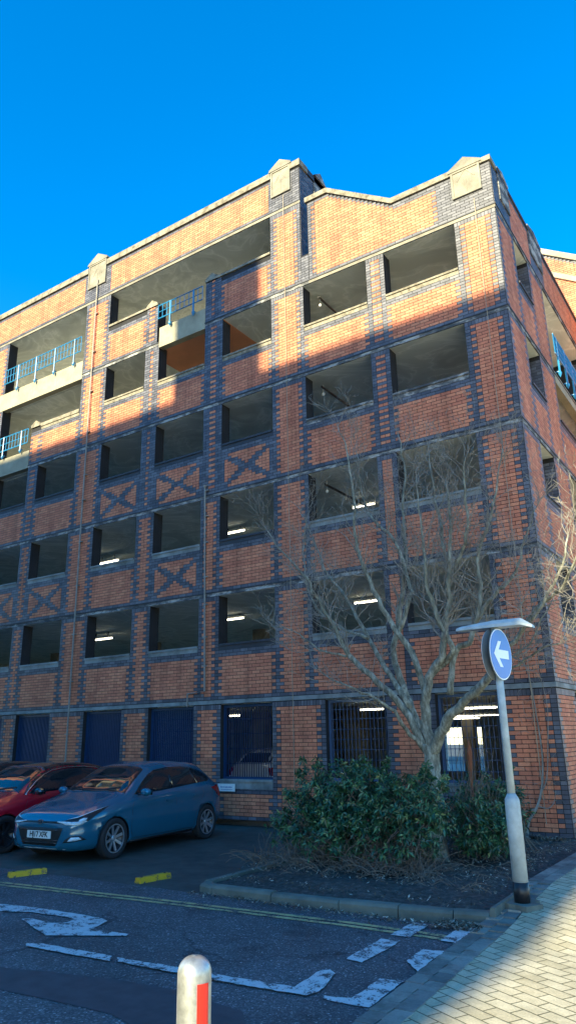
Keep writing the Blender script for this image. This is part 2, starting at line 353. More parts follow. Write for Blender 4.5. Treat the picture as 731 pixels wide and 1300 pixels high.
# rear wing with its own gable, seen over the side parapet
WM = lambda a0, a1, z0, z1, o0, o1: (-a1, -a0, 8.3-o1, 8.3-o0, z0, z1)
def wp(a):
    x = -a
    if x < -1.3: return 17.45-(-1.3-x)*.67
    return max(15.9, 17.45-(x+1.3)*.67)
wall([(-2.2, 3.6, 'R', {})], 6, S[5], 17.5, WM, core, br, soldier=False, ncourse=58, lintel=False, prof=wp)
core.prism([(-3.6, 8.3, 0), (2.2, 8.3, 0), (2.2, 8.3, wp(-2.2)), (1.01, 8.3, wp(-1.01)), (-1.3, 8.3, 17.45), (-3.6, 8.3, wp(3.6))], (0, 7.7, 0))
wall([(-2.2, -.01, 'R', {})], 1, S[0], S[5], WM, MB(), br, soldier=False, ncourse=169, lintel=False, prof=lambda a: 12.99)
core.build('wall', M['mortar'], bld)
br.build('brickwork', [M['red'], M['blue']], bld, rnd=True)
# string courses
st = MB(); dr = MB()
for k in (1, 2, 3, 4, 5):
    z = S[k]; mt = 1 if k == 1 else 0
    segs = [(-.01, 26.0)]
    if k == 5: segs = [(-.01, 8.36), (10.13, 13.5)]
    if k == 4: segs = [(-.01, 15.85), (17.6, 26.0)]
    for a0, a1 in segs:
        x0, x1 = -a1, (.018 if a0 < 0 else -a0)
        if k == 1: st.box(x0, .03, -.03, 0, z-.1, z-.012, m=1)
        else:
            st.box(x0, x1, -.018, 0, z-.112, z-.034, m=0)
            dr.box(x0, .034 if a0 < 0 else x1, -.034, 0, z-.032, z-.006)
    if k == 1: st.box(0, .03, 0, 8.29, z-.1, z-.012, m=1)
    else:
        st.box(0, .018, 0, 8.29 if k < 5 else 8.29, z-.112, z-.034, m=0); dr.box(0, .034, 0, 8.29, z-.032, z-.006)
st.box(-26, -5.10+.018, -.018, 0, S[6]-.112, S[6]-.034, m=2); dr.box(-26, -5.10+.03, -.03, 0, S[6]-.032, S[6]-.006)
st.box(-4.87, .018, -.0185, 0, S[5]-.111, S[5]-.035, m=2)
st.build('string_course', [M['stain'], M['sill'], M['conc']], bld)
dr.build('drip_course', M['drip'], bld)
# sills, one per opening
def sill(a0, a1, z, mat, mp=FM, h=.15, name='sill'):
    m = MB(); m.box(*mp(a0+.003, a1-.003, z-h, z-.05, -.1, .012)); m.box(*mp(a0+.003, a1-.003, z-.05, z, -RV-.02, .04))
    return m.build(name, mat, bld)
for k, j in ((1, J), (2, J), (3, JU), (4, JU)):
    for i in range(1, 19, 2):
        if k == 4 and i >= 13: continue
        right = i < 4
        mat = {1: M['sill'], 2: M['sill'], 3: M['stain'] if right else M['drip'], 4: M['coping']}[k]
        if k in (1, 2) and i == 5: mat = M['drip']
        sill(j[i], j[i+1], S[k]+17*CH, mat)
sill(7.66, 6.19, S[0]+11*CH, M['sill'], h=.2); sill(1.05, 2.30, S[0]+11*CH, M['sill']); sill(3.36, 4.80, S[0]+11*CH, M['sill'])
for k in range(0, 5):
    if k: sill(1.26, 2.39, S[k]+17*CH, M['drip'], SM)
    else: sill(1.4, 2.3, S[k]+17*CH, M['drip'], SM)
    if k in (1, 2, 3): sill(3.71, 8.3, S[k]+17*CH, M['drip'], SM)
# copings
def coping(poly_a_z, th, name='coping', y0=-.05, y1=RV+.05, mat='coping'):
    m = MB(); p = poly_a_z
    for (x0, z0), (x1, z1) in zip(p, p[1:]):
        m.prism([(x0, y0, z0), (x1, y0, z1), (x1, y0, z1+th), (x0, y0, z0+th)], (0, y1-y0, 0))
    return m.build(name, M[mat], bld)
coping([(-26, 16.76), (-18.5, 16.76)], .2); coping([(-18.5, 16.76), (-13.53, 16.76)], .2); coping([(-12.65, 16.76), (-6.02, 16.76)], .2); coping([(-5.37, 16.76), (-5.05, 16.76)], .2)
coping([(-4.92, 15.40), (-4.25, 15.40), (-2.45, 14.16), (-.91, 14.16)], .15); coping([(-.21, 14.16), (.04, 14.16)], .13)
m = MB(); m.box(-RV-.04, .04, RV+.05, 8.29, 14.17, 14.25); m.build('coping', M['drip'], bld)
m = MB(); m.box(-5.14-RV, -5.06, RV+.05, 16, 16.765, 16.95); m.build('coping', M['drip'], bld)
coping([(-3.6, wp(3.6)), (-1.3, 17.45), (1.01, wp(-1.01)), (2.2, wp(-2.2))], .22, y0=8.24, y1=8.7, mat='cream')
coping([(-3.6, wp(3.6)-.85), (-1.3, 16.6), (1.01, wp(-1.01)-.85), (2.2, wp(-2.2)-.85)], .2, y0=8.22, y1=8.3, mat='cream')
def spand_coping(a0, a1, z, peak):     # white coping of a lit spandrel, with a small peaked end stone
    m = MB(); m.box(-a1, -a0, -.04, RV+.03, z, z+.07)
    x = peak; m.prism([(x-.22, -.045, z+.0), (x+.22, -.045, z+.0), (x+.22, -.045, z+.1), (x, -.045, z+.24), (x-.22, -.045, z+.1)], (0, RV+.08, 0))
    m.build('coping', M['coping'], bld)
spand_coping(10.23, 12.37, S[5]+17*CH, -10.47); spand_coping(6.076, 8.36, S[5]+17*CH, -8.12)
spand_coping(13.5, 15.85, S[4]+17*CH, -15.62)
# precast panels with a peaked cap
def panel(x0, x1, z0, z1, peak, mp='f'):
    m = MB(); xm = (x0+x1)/2
    if mp == 'f':
        m.box(x0, x1, -.035, .0, z0, z1)
        fr = .05
        m.box(x0-.0, x1+.0, -.055, -.035, z1-fr, z1); m.box(x0, x0+fr, -.055, -.035, z0, z1-fr); m.box(x1-fr, x1, -.055, -.035, z0, z1-fr); m.box(x0+fr, x1-fr, -.055, -.035, z0, z0+fr)
        m.prism([(x0-.06, -.07, z1), (x1+.06, -.07, z1), (x1+.04, -.07, z1+.07), (xm, -.07, peak), (x0-.04, -.07, z1+.07)], (0, RV+.12, 0))
        m.box(xm-.012, xm+.012, -.042, -.034, z0+.08, z0+.5)
        m.obox((xm-.12, -.038, z0+.56), (.012, 0, -.009), (0, .004, 0), (.09, 0, .12)); m.obox((xm+.12, -.038, z0+.56), (.012, 0, .009), (0, .004, 0), (-.09, 0, .12))
    else:
        m.box(0, .035, x0, x1, z0, z1); m.prism([(-RV-.05, x0-.05, z1), (-RV-.05, x1+.05, z1), (-RV-.05, x1+.05, z1+.05), (-RV-.05, xm, peak), (-RV-.05, x0-.05, z1+.05)], (RV+.1, 0, 0))
    m.build('precast_panel', M['conc'] if mp == 'f' else M['stain'], bld)
panel(-13.50, -12.66, 16.10, 17.02, 17.36); panel(-6.01, -5.37, 16.08, 16.95, 17.25); panel(-.91, -.22, 13.49, 14.22, 14.52); panel(-19.5, -18.7, 16.1, 17.02, 17.36)
panel(.5, 1.22, 13.45, 14.27, 14.45, 's'); panel(2.9, 4.05, 13.45, 14.27, 14.47, 's')
m = MB(); m.box(-5.10, -5.06, .75, 1.3, 16.0, 16.95); m.prism([(-5.05-RV-.1, .7, 16.95), (-5.05-RV-.1, 1.35, 16.95), (-5.05-RV-.1, 1.02, 17.2)], (RV+.14, 0, 0)); m.build('precast_panel', M['stain'], bld)
# concrete edge beams with blue railings
def fascia(x0, x1, z0, z1):
    m = MB(); m.box(x0, x1, -.02, .18, z0, z1)
    n = max(1, round((x1-x0)/1.2))
    for i in range(1, n): m.box(x0+(x1-x0)*i/n-.006, x0+(x1-x0)*i/n+.006, -.023, -.02, z0, z1)
    m.build('edge_beam', M['cream'], bld)
def railing(x0, x1, z0, z1, posts, zb, axis='x', rows=3, step=.165):
    m = MB(); y = -.10
    def P(a, z): return (a, y, z) if axis == 'x' else (.10, a, z)
    for r in range(rows):
        z = z0+(z1-z0)*r/(rows-1); m.tube([P(x0, z), P(x1, z)], .019 if r in (0, rows-1) else .013, 5)
    n = round((x1-x0)/step)
    for i in range(n+1):
        a = x0+(x1-x0)*i/n; m.tube([P(a, z0), P(a, z1)], .012, 4)
    for a in posts:
        m.tube([P(a, zb), P(a, z1+.01)], .026, 6)
        q = P(a, zb+.08); e = (q[0], 0, q[2]) if axis == 'x' else (0, q[1], q[2]); m.tube([q, e], .02, 5)
        q = P(a, zb); m.lathe([(.001, -.09), (.045, -.0), (.045, .05), (.001, .06)], q, n=8)
    m.build('railing', M['rail'], bld)
fascia(-10.13, -8.36, 12.80, 13.46); railing(-10.13, -8.40, 13.73, 14.17, (-9.65, -8.74), 13.40)
fascia(-26, -13.5, 12.82, 13.47); railing(-17.55, -13.55, 13.80, 14.33, [-13.87-.972*i for i in range(4)], 13.42); railing(-23.55, -18.65, 13.80, 14.33, [-18.9-.972*i for i in range(5)], 13.42)
fascia(-17.6, -15.87, 10.30, 10.93); railing(-17.55, -15.9, 11.18, 11.68, [-16.25, -17.2], 10.95)
m = MB(); m.box(-.18, .02, 3.73, 8.28, 10.12, 10.45); m.build('edge_beam', M['cream'], bld)
railing(3.75, 8.25, 10.95, 11.5, [4.0+.8*i for i in range(6)], 10.45, 'y', 4, .11)
# slabs, floors and inner structure
sl = MB()
for k in (1, 2, 3, 4):
    sl.box(-25.7, -RV, RV, 15.7, S[k]-.117, S[k]-.01)
sl.box(-25.7, -RV, RV, 15.7, S[5]-.117, S[5]-.01); sl.box(-25.7, -5.10-RV, RV, 15.7, S[6]-.117, S[6]-.01)
for k in range(1, 7):
    xr = -.34 if k < 6 else -5.12
    for q0, q1 in ([(-25.9, xr)] if k not in (4, 5) else ([(-25.9, -17.6), (-15.86, xr)] if k == 4 else [(-13.5, -10.13), (-8.36, xr)])):
        sl.box(q0, q1, .012, RV-.001, S[k]-.120, S[k]-.1165)
    if k < 6: sl.box(-RV+.001, -.012, RV+.001, 8.2, S[k]-.120, S[k]-.1165)
for k in (4, 5): sl.box(-17.58 if k == 4 else -25.7, -15.87 if k == 4 else -13.5, .18, RV, S[k]-.1, S[k])
sl.box(-10.12, -8.37, .18, RV, S[5]-.1, S[5])
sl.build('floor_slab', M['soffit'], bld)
m = MB(); m.box(-25.7, -RV, RV, 30, -.2, -.02); m.build('ground_slab', M['floor'], bld)
bw = MB()
def rearwall(z0, z1, holes):
    xs = sorted({-26, 0} | {h[0] for h in holes} | {h[1] for h in holes})
    for a, b in zip(xs, xs[1:]):
        hh = [h for h in holes if h[0] <= a and b <= h[1]]
        if hh: bw.box(a, b, 15.7, 16, z0, hh[0][2]); bw.box(a, b, 15.7, 16, hh[0][3], z1)
        else: bw.box(a, b, 15.7, 16, z0, z1)
rearwall(-.2, S[1], [(-8.6, -7.0, .3, 1.96)])
for k in (1, 2, 3, 4): rearwall(S[k], S[k+1], [(-22+4.4*i, -19+4.4*i, S[k]+1.3, S[k+1]-.4) for i in range(5)])
rearwall(S[5], 16.7, [])
bw.box(-26, -25.7, 0, 15.7, -.2, 16.7)
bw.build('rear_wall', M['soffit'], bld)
for k in range(5):
    for x in (-5.6, -10.4, -15.2, -20.4):
        for y in (5.4, 10.6):
            cl = MB(); cl.box(x-.2, x+.2, y-.2, y+.2, S[k], S[k+1]-.12); cl.build('inner_column', M['conc'], bld)
cl = MB(); cl.box(-6.55, -6.05, 3.8, 4.3, 0, S[1]-.12); cl.build('inner_column', M['conc'], bld)
# ground floor grilles
def grille(x0, x1, z0, z1, dx, dz, mat, w, th, frame=True, y=.12):
    m = MB(); n = round((x1-x0)/dx)
    for i in range(1, n): 
        x = x0+(x1-x0)*i/n; m.box(x-w/2, x+w/2, y, y+th, z0, z1)
    q = round((z1-z0)/dz)
    for i in range(1, q):
        z = z0+(z1-z0)*i/q; m.box(x0, x1, y+th, y+th+.008, z-.006, z+.006)
    if frame:
        m.box(x0, x0+.05, y-.02, y+.05, z0, z1); m.box(x1-.05, x1, y-.02, y+.05, z0, z1); m.box(x0+.05, x1-.05, y-.02, y+.05, z1-.06, z1); m.box(x0+.05, x1-.05, y-.02, y+.05, z0, z0+.05)
    m.build('window_grille', mat, bld)
for i, mt in ((7, 'grille'), (9, 'grille'), (11, 'grille'), (13, 'grille'), (15, 'grille'), (17, 'grille')):
    grille(-JG[i+1]+.01, -JG[i]-.01, -.1, S[1]-.13, .062, .3, M[mt], .022, .04)
grille(-7.65, -6.20, S[0]+11*CH, S[1]-.13, .066, .31, M['grille'], .012, .02)
grille(-4.79, -3.37, S[0]+11*CH, S[1]-.13, .09, .2, M['mesh'], .009, .012); grille(-2.29, -1.06, S[0]+11*CH, S[1]-.13, .09, .2, M['mesh'], .009, .012)
# pipes and lightning conductors on the face
m = MB(); m.tube([(-8.22, -.06, 8.0), (-8.12, -.06, 2.80), (-8.66, -.06, 2.76), (-8.66, -.06, 2.45)], .022, 6)
for z in (7.9, 7.2, 6.5, 5.6, 4.9, 4.1, 3.4): m.box(-8.22, -8.10, -.07, 0, z-.015, z+.015)
m.lathe([(.001, -.02), (.05, 0), (.05, .05), (.001, .07)], (-8.22, -.05, 8.0), n=8)
m.build('drain_pipe', M['pipe'], bld)
m = MB(); m.tube([(-13.0, -.07, 16.3), (-12.97, -.075, 8), (-12.92, -.07, .1)], .024, 6, m=0)
for z in (15.0, 13.6, 12.2, 10.8, 9.4, 8.6, 7.3, 6.0, 4.6, 3.3, 1.9): m.box(-13.03, -12.9, -.08, 0, z-.012, z+.012)
m.build('drain_pipe', M['pipe'], bld)
for x in (-5.6, -.42):
    m = MB(); m.box(x-.006, x+.006, -.052, -.045, .2, 16.0 if x < -1 else 13.3); m.build('conductor_strip', M['cord'], bld)
m = MB(); m.box(-25.7, -RV, RV, 15.6, S[4]-.008, S[4]+.004); m.build('added_deck_reflector', M['deck_bounce'], bld)  # pale sheets added on the upper floors to throw sunlight onto the ceilings
m = MB(); m.box(-25.7, -5.5, RV, 15.6, S[5]-.008, S[5]+.004); m.build('added_deck_reflector', M['deck_bounce'], bld)
m = MB(); m.box(-10.7, -7.7, .02, 2.2, S[5]-.135, S[5]-.121); m.build('painted_bounce_panel', M['bounce_tint'], bld)  # added panel, its orange colour imitates light bounced from sunlit brick
# ceiling mounted fittings: every one is a thing hanging in the car park
def tube_light(x0, x1, y, z, label):
    t = empty('tube_light', ((x0+x1)/2, y, z), label=label, cat='lamp', group='fluorescent lights inside the car park')
    L = (x1-x0)/2
    m = MB(); m.tube([(-L, 0, 0), (L, 0, 0)], .018, 8); m.build('tube', M['tube'], t)
    m = MB(); m.box(-L-.03, L+.03, -.05, .05, .035, .09); m.build('housing', M['white'], t)
    for q in (-L*.6, L*.6): m = MB(); m.box(q-.01, q+.01, -.01, .01, .09, .22); m.build('hanger', M['black'], t)
LT = [(-9.62, -8.87, 2.5, 7.52, 'lit tube light inside the second-floor opening left of the wide plain pier'),
      (-15.07, -14.1, 2.5, 7.4, 'faint tube light in the second-floor opening beside the long left pipe'),
      (-9.63, -8.9, 2.5, 4.95, 'lit tube light inside the first-floor opening left of the wide plain pier'),
      (-15.13, -14.19, 2.5, 4.85, 'faint tube light in the first-floor opening beside the long left pipe'),
      (-9.49, -9.01, 2.5, 2.3, 'tube light behind the blue grille above the small white wall sign'),
      (-14.96, -14.28, 2.5, 2.2, 'tube light behind the blue ground-floor grille above the blue car bonnet'),
      (-5.25, -4.61, 2.5, 7.5, 'tube light in the second-floor opening above the left half of the bare tree'),
      (-5.33, -4.61, 2.5, 4.95, 'tube light in the first-floor opening behind the left half of the bare tree'),
      (-5.31, -4.69, 2.5, 2.32, 'tube light behind the dark mesh grille above the front bush'),
      (-2.7, -1.92, 2.5, 2.26, 'yellowish tube light behind the mesh grille beside the signpost'),
      (-4.6, -3.2, 6.5, 2.2, 'farther thin tube light behind the mesh grille beside the signpost'),
      (-6.6, -5.0, 10.0, 2.2, 'long bright tube light deep behind the mesh grille by the tree trunk')]
for a in LT: tube_light(*a)
for k, zz, lb in ((4, 12.6, 'white camera hanging in the sunlit top opening of the corner block'), (3, 10.0, 'white camera hanging in the shaded third-floor opening below the sunlit one'), (2, 7.4, 'white camera hanging in the opening behind the top left of the tree')):
    t = empty('security_camera', (-4.93, .62, S[k+1]-.42), label=lb, cat='camera', group='cameras hanging inside the openings')
    m = MB(); m.tube([(0, 0, .28), (0, 0, .06)], .012, 5); m.build('stem', M['white'], t)
    m = MB(); m.lathe([(.001, -.03), (.028, -.02), (.038, .01), (.038, .04), (.001, .05)], n=12); m.build('dome', M['white'], t, True)
    p = MB(); p.tube([(-4.85, .4, S[k+1]-.30), (-4.85, 7.5, S[k+1]-.30)], .03, 6)
    tag(p.build('conduit', M['black']), 'thin black pipe running back under the %s ceiling of the corner block' % {4: 'sunlit top', 3: 'third-floor', 2: 'second-floor'}[k], 'pipe', 'pipes under the ceilings')
# small wall sign
sg = MB(); sg.box(-7.674, -7.197, -.066, -.042, .575, .735)
sgo = empty('wall_sign', (-7.43, -.03, .65), label='small white sign with faint blue lines on the sill below the grille', cat='sign')
o = sg.build('sign_plate', M['white'], sgo); o.location = (7.43, .03, -.65)
m = MB(); inkr = random.Random(3)
x = -.17
while x < .17:
    w = inkr.uniform(.012, .03); hgt = inkr.uniform(.01, .018); m.box(x, x+w, -.0375, -.0361, .012-hgt/2, .012+hgt); x += w+.01
x = -.15
while x < .16:
    w = inkr.uniform(.008, .02); m.box(x, x+w, -.0375, -.0361, -.04, -.03); x += w+.006
m.build('lettering', simple('blue_ink', (.03,.08,.3)), sgo)
# ------------------------------------------------------------------ ground
ZR = -.15
def pos_mat_asphalt():
    m, nt, b = newmat('worn_asphalt'); v = coords(nt)
    vo = N(nt, 'ShaderNodeTexVoronoi', Scale=75.); nt.links.new(v, vo.inputs['Vector'])
    sp = ramp(nt, vo.outputs['Color'], [(.0, (.037,.041,.046)), (.55, (.075,.081,.088)), (.82, (.145,.15,.16)), (1, (.46,.47,.47))])
    g = noise(nt, v, .7, 5, .6); gr = ramp(nt, g, [(.35, (.7,.7,.7)), (.65, (1.15,1.15,1.15))])
    cr = N(nt, 'ShaderNodeTexVoronoi', Scale=.55, feature='DISTANCE_TO_EDGE'); nzz = N(nt, 'ShaderNodeTexNoise', Scale=4., Detail=4.); nt.links.new(v, nzz.inputs['Vector'])
    ma = nt.nodes.new('ShaderNodeVectorMath'); ma.operation = 'MULTIPLY_ADD'; ma.inputs[1].default_value = (.35, .35, 0); nt.links.new(nzz.outputs['Color'], ma.inputs[0]); nt.links.new(v, ma.inputs[2]); nt.links.new(ma.outputs[0], cr.inputs['Vector'])
    ck = ramp(nt, cr.outputs['Distance'], [(.0, (.35,.35,.35)), (.008, (1, 1, 1))])
    st_ = ramp(nt, noise(nt, v, 2.2, 3, .5), [(.60, (1, 1, 1)), (.72, (.55,.55,.55))])
    cc = mixc(nt, 1., mixc(nt, 1., mixc(nt, 1., sp, gr, 'MULTIPLY'), ck, 'MULTIPLY'), st_, 'MULTIPLY')
    nt.links.new(cc, b.inputs['Base Color'])
    b.inputs['Roughness'].default_value = .8
    bump(nt, b, vo.outputs['Distance'], .8, .006); return m
M['asph'] = pos_mat_asphalt()
M['patch'] = simple('smooth_tarmac_patch', (.045,.053,.062), .7, var=.25, scale=6, bmp=.1)
M['park'] = simple('old_parking_tarmac', (.055,.058,.05), .85, var=.35, scale=3, bmp=.5)
def paint(name, col, wear):
    m, nt, b = newmat(name); v = coords(nt)
    f = noise(nt, v, 9, 6, .75); f2 = noise(nt, v, 60, 2, .6)
    mx = N(nt, 'ShaderNodeMath', operation='ADD'); nt.links.new(f, mx.inputs[0]); m2 = N(nt, 'ShaderNodeMath', operation='MULTIPLY'); m2.inputs[1].default_value = .35
    nt.links.new(f2, m2.inputs[0]); nt.links.new(m2.outputs[0], mx.inputs[1])
    c = ramp(nt, mx.outputs[0], [(wear-.03, (.06,.065,.07)), (wear+.03, col), (wear+.25, tuple(min(1, c*1.15) for c in col))])
    nt.links.new(c, b.inputs['Base Color']); b.inputs['Roughness'].default_value = .7; bump(nt, b, f2, .4, .004); return m
M['pwhite'] = paint('worn_white_paint', (.52,.54,.54), .63)
M['pyel'] = paint('worn_yellow_paint', (.50,.38,.17), .62)
def sheet(name, poly, z, mat, kind='structure', parent=None):
    m = MB(); 
    me = bpy.data.meshes.new(name); bm = bmesh.new()
    vs = [bm.verts.new((p[0], p[1], p[2] if len(p) > 2 else z)) for p in poly]
    f = bm.faces.new(vs); bmesh.ops.triangulate(bm, faces=[f]); bm.normal_update()
    for f in bm.faces:
        if f.normal.z < 0: f.normal_flip()
    bm.to_mesh(me); bm.free(); me.materials.append(mat); o = bpy.data.objects.new(name, me); COL.objects.link(o)
    if kind: tag(o, kind=kind)
    return o
m = MB(); m.quad([(-90, -90, -.42), (90, -90, -.42), (90, 140, -.42), (-90, 140, -.42)]); tag(m.build('ground', M['park']), kind='structure')
sheet('road', [(-60, -12.2), (.9, -12.2), (.7, -9.6), (.502, -7.742), (.424, -5.9), (-3.2, -5.9), (-60, -5.9)], ZR, M['asph'])
sheet('parking_area', [(-60, -5.9), (-2.95, -5.9), (-2.95, .2), (-60, .2)], ZR+.002, M['park'])
for k in ('arrow', 'line1', 'line2', 'line3', 'bar', 'd1', 'd2', 'd3', 'd4'):
    nm = {'a': 'road_arrow', 'l': 'road_line', 'b': 'road_line', 'd': 'road_dash'}[k[0]]
    # roughened outline, real painted edges are not sharp
    P = GD[k]; out = []
    rr = random.Random(k)
    for i, p in enumerate(P):
        q = P[(i+1) % len(P)]; L = math.dist(p, q); n = max(1, int(L/.05))
        for j in range(n):
            t = j/n; e = .008
            out.append((p[0]+(q[0]-p[0])*t+rr.uniform(-e, e), p[1]+(q[1]-p[1])*t+rr.uniform(-e, e)))
    sheet(nm, out, ZR+.005+.0012*len(k)+.0007*'abl1234'.find(k[-1]), M['pwhite'])
def strip(P, w, z, mat, name, jit=.006):
    m = MB(); rr = random.Random(len(P)); Q = []
    for p, q in zip(P, P[1:]):
        n = max(1, int(math.dist(p, q)/.15))
        for j in range(n): Q.append((p[0]+(q[0]-p[0])*j/n, p[1]+(q[1]-p[1])*j/n))
    Q.append(P[-1]); L = []
    for i, p in enumerate(Q):
        a = Q[max(0, i-1)]; b = Q[min(len(Q)-1, i+1)]; d = Vector((b[0]-a[0], b[1]-a[1])).normalized(); nn = Vector((-d.y, d.x))
        ww = w/2+rr.uniform(-jit, jit); L.append(((p[0]+nn.x*ww, p[1]+nn.y*ww, z), (p[0]-nn.x*ww, p[1]-nn.y*ww, z)))
    for (a, b), (c, d) in zip(L, L[1:]): m.quad([a, b, d, c])
    return tag(m.build(name, mat), kind='structure')
strip([(-30, -7.6), (-12, -7.0), (-6.6, -6.72), (-4.95, -6.58), (-3.4, -6.44), (-2.0, -6.36), (-.8, -6.30), (.0, -6.30), (.32, -6.32)], .072, ZR+.006, M['pyel'], 'yellow_line')
strip([(-30, -7.75), (-12, -7.15), (-6.6, -6.86), (-4.95, -6.71), (-3.4, -6.57), (-2.0, -6.48), (-.8, -6.42), (.0, -6.42), (.34, -6.43)], .072, ZR+.006, M['pyel'], 'yellow_line')
sheet('tarmac_patch', [(-9.0, -9.25), (-4.2, -9.1), (-2.6, -9.12), (-2.2, -9.0), (-1.6, -8.86), (-1.0, -8.80), (-.21, -8.9), (.1, -9.25), (.25, -9.5), (-.5, -9.55), (-1.0, -9.42), (-1.57, -9.45), (-2.1, -9.5), (-3.5, -9.8), (-9, -9.9)], ZR+.004, M['patch'])
# kerb of the planting bed
M['kerb'] = simple('old_concrete_kerb', (.13,.14,.115), .9, var=.35, scale=3, bmp=.4)
ks = [(-3.36, -1.2), (-3.36, -5.62), (-3.26, -5.82), (-3.0, -5.90), (-2.1, -5.89), (-1.2, -5.84), (-.5, -5.77), (.10, -5.70), (.47, -5.63)]
m = MB()
def kerb(P, w, z0, z1, m):
    for (a, b) in zip(P, P[1:]):
        L = math.dist(a, b); n = max(1, round(L/.92)); 
        for i in range(n):
            t0, t1 = i/n, (i+1)/n; g = .006/L
            p = Vector((a[0]+(b[0]-a[0])*(t0+g), a[1]+(b[1]-a[1])*(t0+g))); q = Vector((a[0]+(b[0]-a[0])*(t1-g), a[1]+(b[1]-a[1])*(t1-g)))
            d = (q-p).normalized(); nn = Vector((-d.y, d.x))*w
            dz = rng.uniform(-.008, .008)
            m.prism([(p.x, p.y, z0), (p.x, p.y, z1-.03+dz), (p.x+nn.x*.15, p.y+nn.y*.15, z1-.008+dz), (p.x+nn.x*.3, p.y+nn.y*.3, z1+dz), (p.x+nn.x, p.y+nn.y, z1+dz), (p.x+nn.x, p.y+nn.y, z0)], (q.x-p.x, q.y-p.y, 0))
kerb(ks, .14, -.3, -.05, m); tag(m.build('kerb', M['kerb']), kind='structure')
m = MB(); kerb([(.46, -5.60), (.44, -4.9), (.42, -3.4), (.40, -.03)], -.06, -.3, -.0, m); tag(m.build('edging', M['kerb']), kind='structure')
def soilmat():
    m, nt, b = newmat('dark_mulch_soil'); v = coords(nt)
    f = noise(nt, v, 14, 6, .75)
    nt.links.new(ramp(nt, f, [(.35, (.02,.02,.019)), (.55, (.07,.062,.055)), (.7, (.17,.15,.13))]), b.inputs['Base Color'])
    b.inputs['Roughness'].default_value = .95; bump(nt, b, f, 1., .03); return m
M['soil'] = soilmat()
bed = MB(); nx, ny = 40, 60
def bedz(x, y):
    e = min(1, max(0, min(x+3.2, .40-x, y+5.7))/.5)
    return -.09+.11*e*(.6+.4*math.sin(x*3.1)*math.cos(y*2.3))+rng.uniform(-.008, .008)
gv = [[(-3.26+3.66*i/nx, -5.68+5.68*j/ny) for i in range(nx+1)] for j in range(ny+1)]
gz = [[(p[0], p[1]+(.08 if p[1] < -5.6 and p[0] > -1 else 0), bedz(*p)) for p in row] for row in gv]
for j in range(ny):
    for i in range(nx): bed.quad([gz[j][i], gz[j][i+1], gz[j+1][i+1], gz[j+1][i]])
tag(bed.build('planting_bed', M['soil'], smooth=True), kind='structure')
# block paving
def pavmat():
    m, nt, b = newmat('concrete_block_paving'); v = coords(nt, (1, 1, 1), (0, 0, R(28)))
    # wobble so the joints are not ruler straight
    nz = N(nt, 'ShaderNodeTexNoise', Scale=3.); nt.links.new(v, nz.inputs['Vector'])
    ad = nt.nodes.new('ShaderNodeVectorMath'); ad.operation = 'MULTIPLY_ADD'; ad.inputs[1].default_value = (.02, .02, 0)
    nt.links.new(nz.outputs['Color'], ad.inputs[0]); nt.links.new(v, ad.inputs[2])
    bt = N(nt, 'ShaderNodeTexBrick', Scale=1.); bt.inputs['Brick Width'].default_value = .25; bt.inputs['Row Height'].default_value = .13
    bt.inputs['Mortar Size'].default_value = .008; bt.inputs['Mortar Smooth'].default_value = .3; bt.inputs['Bias'].default_value = 0
    bt.inputs['Color1'].default_value = (.49,.425,.28,1); bt.inputs['Color2'].default_value = (.62,.55,.385,1); bt.inputs['Mortar'].default_value = (.15,.14,.08,1)
    nt.links.new(ad.outputs[0], bt.inputs['Vector'])
    g = noise(nt, v, 2.3, 6, .7); gr = ramp(nt, g, [(.35, (.72,.72,.68)), (.65, (1.1,1.1,1.1))])
    g2 = noise(nt, v, 60, 3, .7); gr2 = ramp(nt, g2, [(.3, (.8,.8,.8)), (.7, (1.12,1.12,1.12))])
    nt.links.new(mixc(nt, 1., mixc(nt, 1., bt.outputs['Color'], gr, 'MULTIPLY'), gr2, 'MULTIPLY'), b.inputs['Base Color'])
    b.inputs['Roughness'].default_value = .85
    sub = N(nt, 'ShaderNodeMath', operation='SUBTRACT'); nt.links.new(g2, sub.inputs[0]); nt.links.new(bt.outputs['Fac'], sub.inputs[1])
    bump(nt, b, sub.outputs[0], .7, .008); return m
M['pave'] = pavmat()
def pz(x, y): return ZR+.004+max(0, min(1, (y+6.3)/2.2))*.15
pv = MB(); ys = [-30, -20, -14, -12, -10, -9, -8, -7.2, -6.3, -5.95, -5.6, -5.2, -4.8, -4.4, -4.1, -3, -1, 0, 8, 40]
edge = lambda y: .40+.0 if y > -5.6 else (.43 if y > -6.5 else .43+(-6.5-y)*.06)
for y0, y1 in zip(ys, ys[1:]):
    for x0, x1 in ((None, 1.2), (1.2, 3), (3, 8), (8, 40)):
        a = edge(y0)+.30 if x0 is None else x0; c = edge(y1)+.30 if x0 is None else x0
        pv.quad([(a, y0, pz(a, y0)), (x1, y0, pz(x1, y0)), (x1, y1, pz(x1, y1)), (c, y1, pz(c, y1))])
tag(pv.build('block_paving', M['pave']), kind='structure')
M['blk'] = brickmat('edge_blocks', (.17,.17,.155), (.25,.245,.215), (.34,.33,.28), .3, .85)
eb = MB(); y = -14.
while y < -.3:
    L = .232
    for j in range(2):
        yo = y+(L/2 if j else 0); x = edge(yo)+.002+j*.15; zz = pz(x, yo)
        eb.box(x, x+.143, yo, yo+L-.008, zz-.06, zz+.006+rng.uniform(0, .004), r=rng.random())
    y += L
tag(eb.build('paving_edge_course', M['blk'], rnd=True), kind='structure')
m = MB()
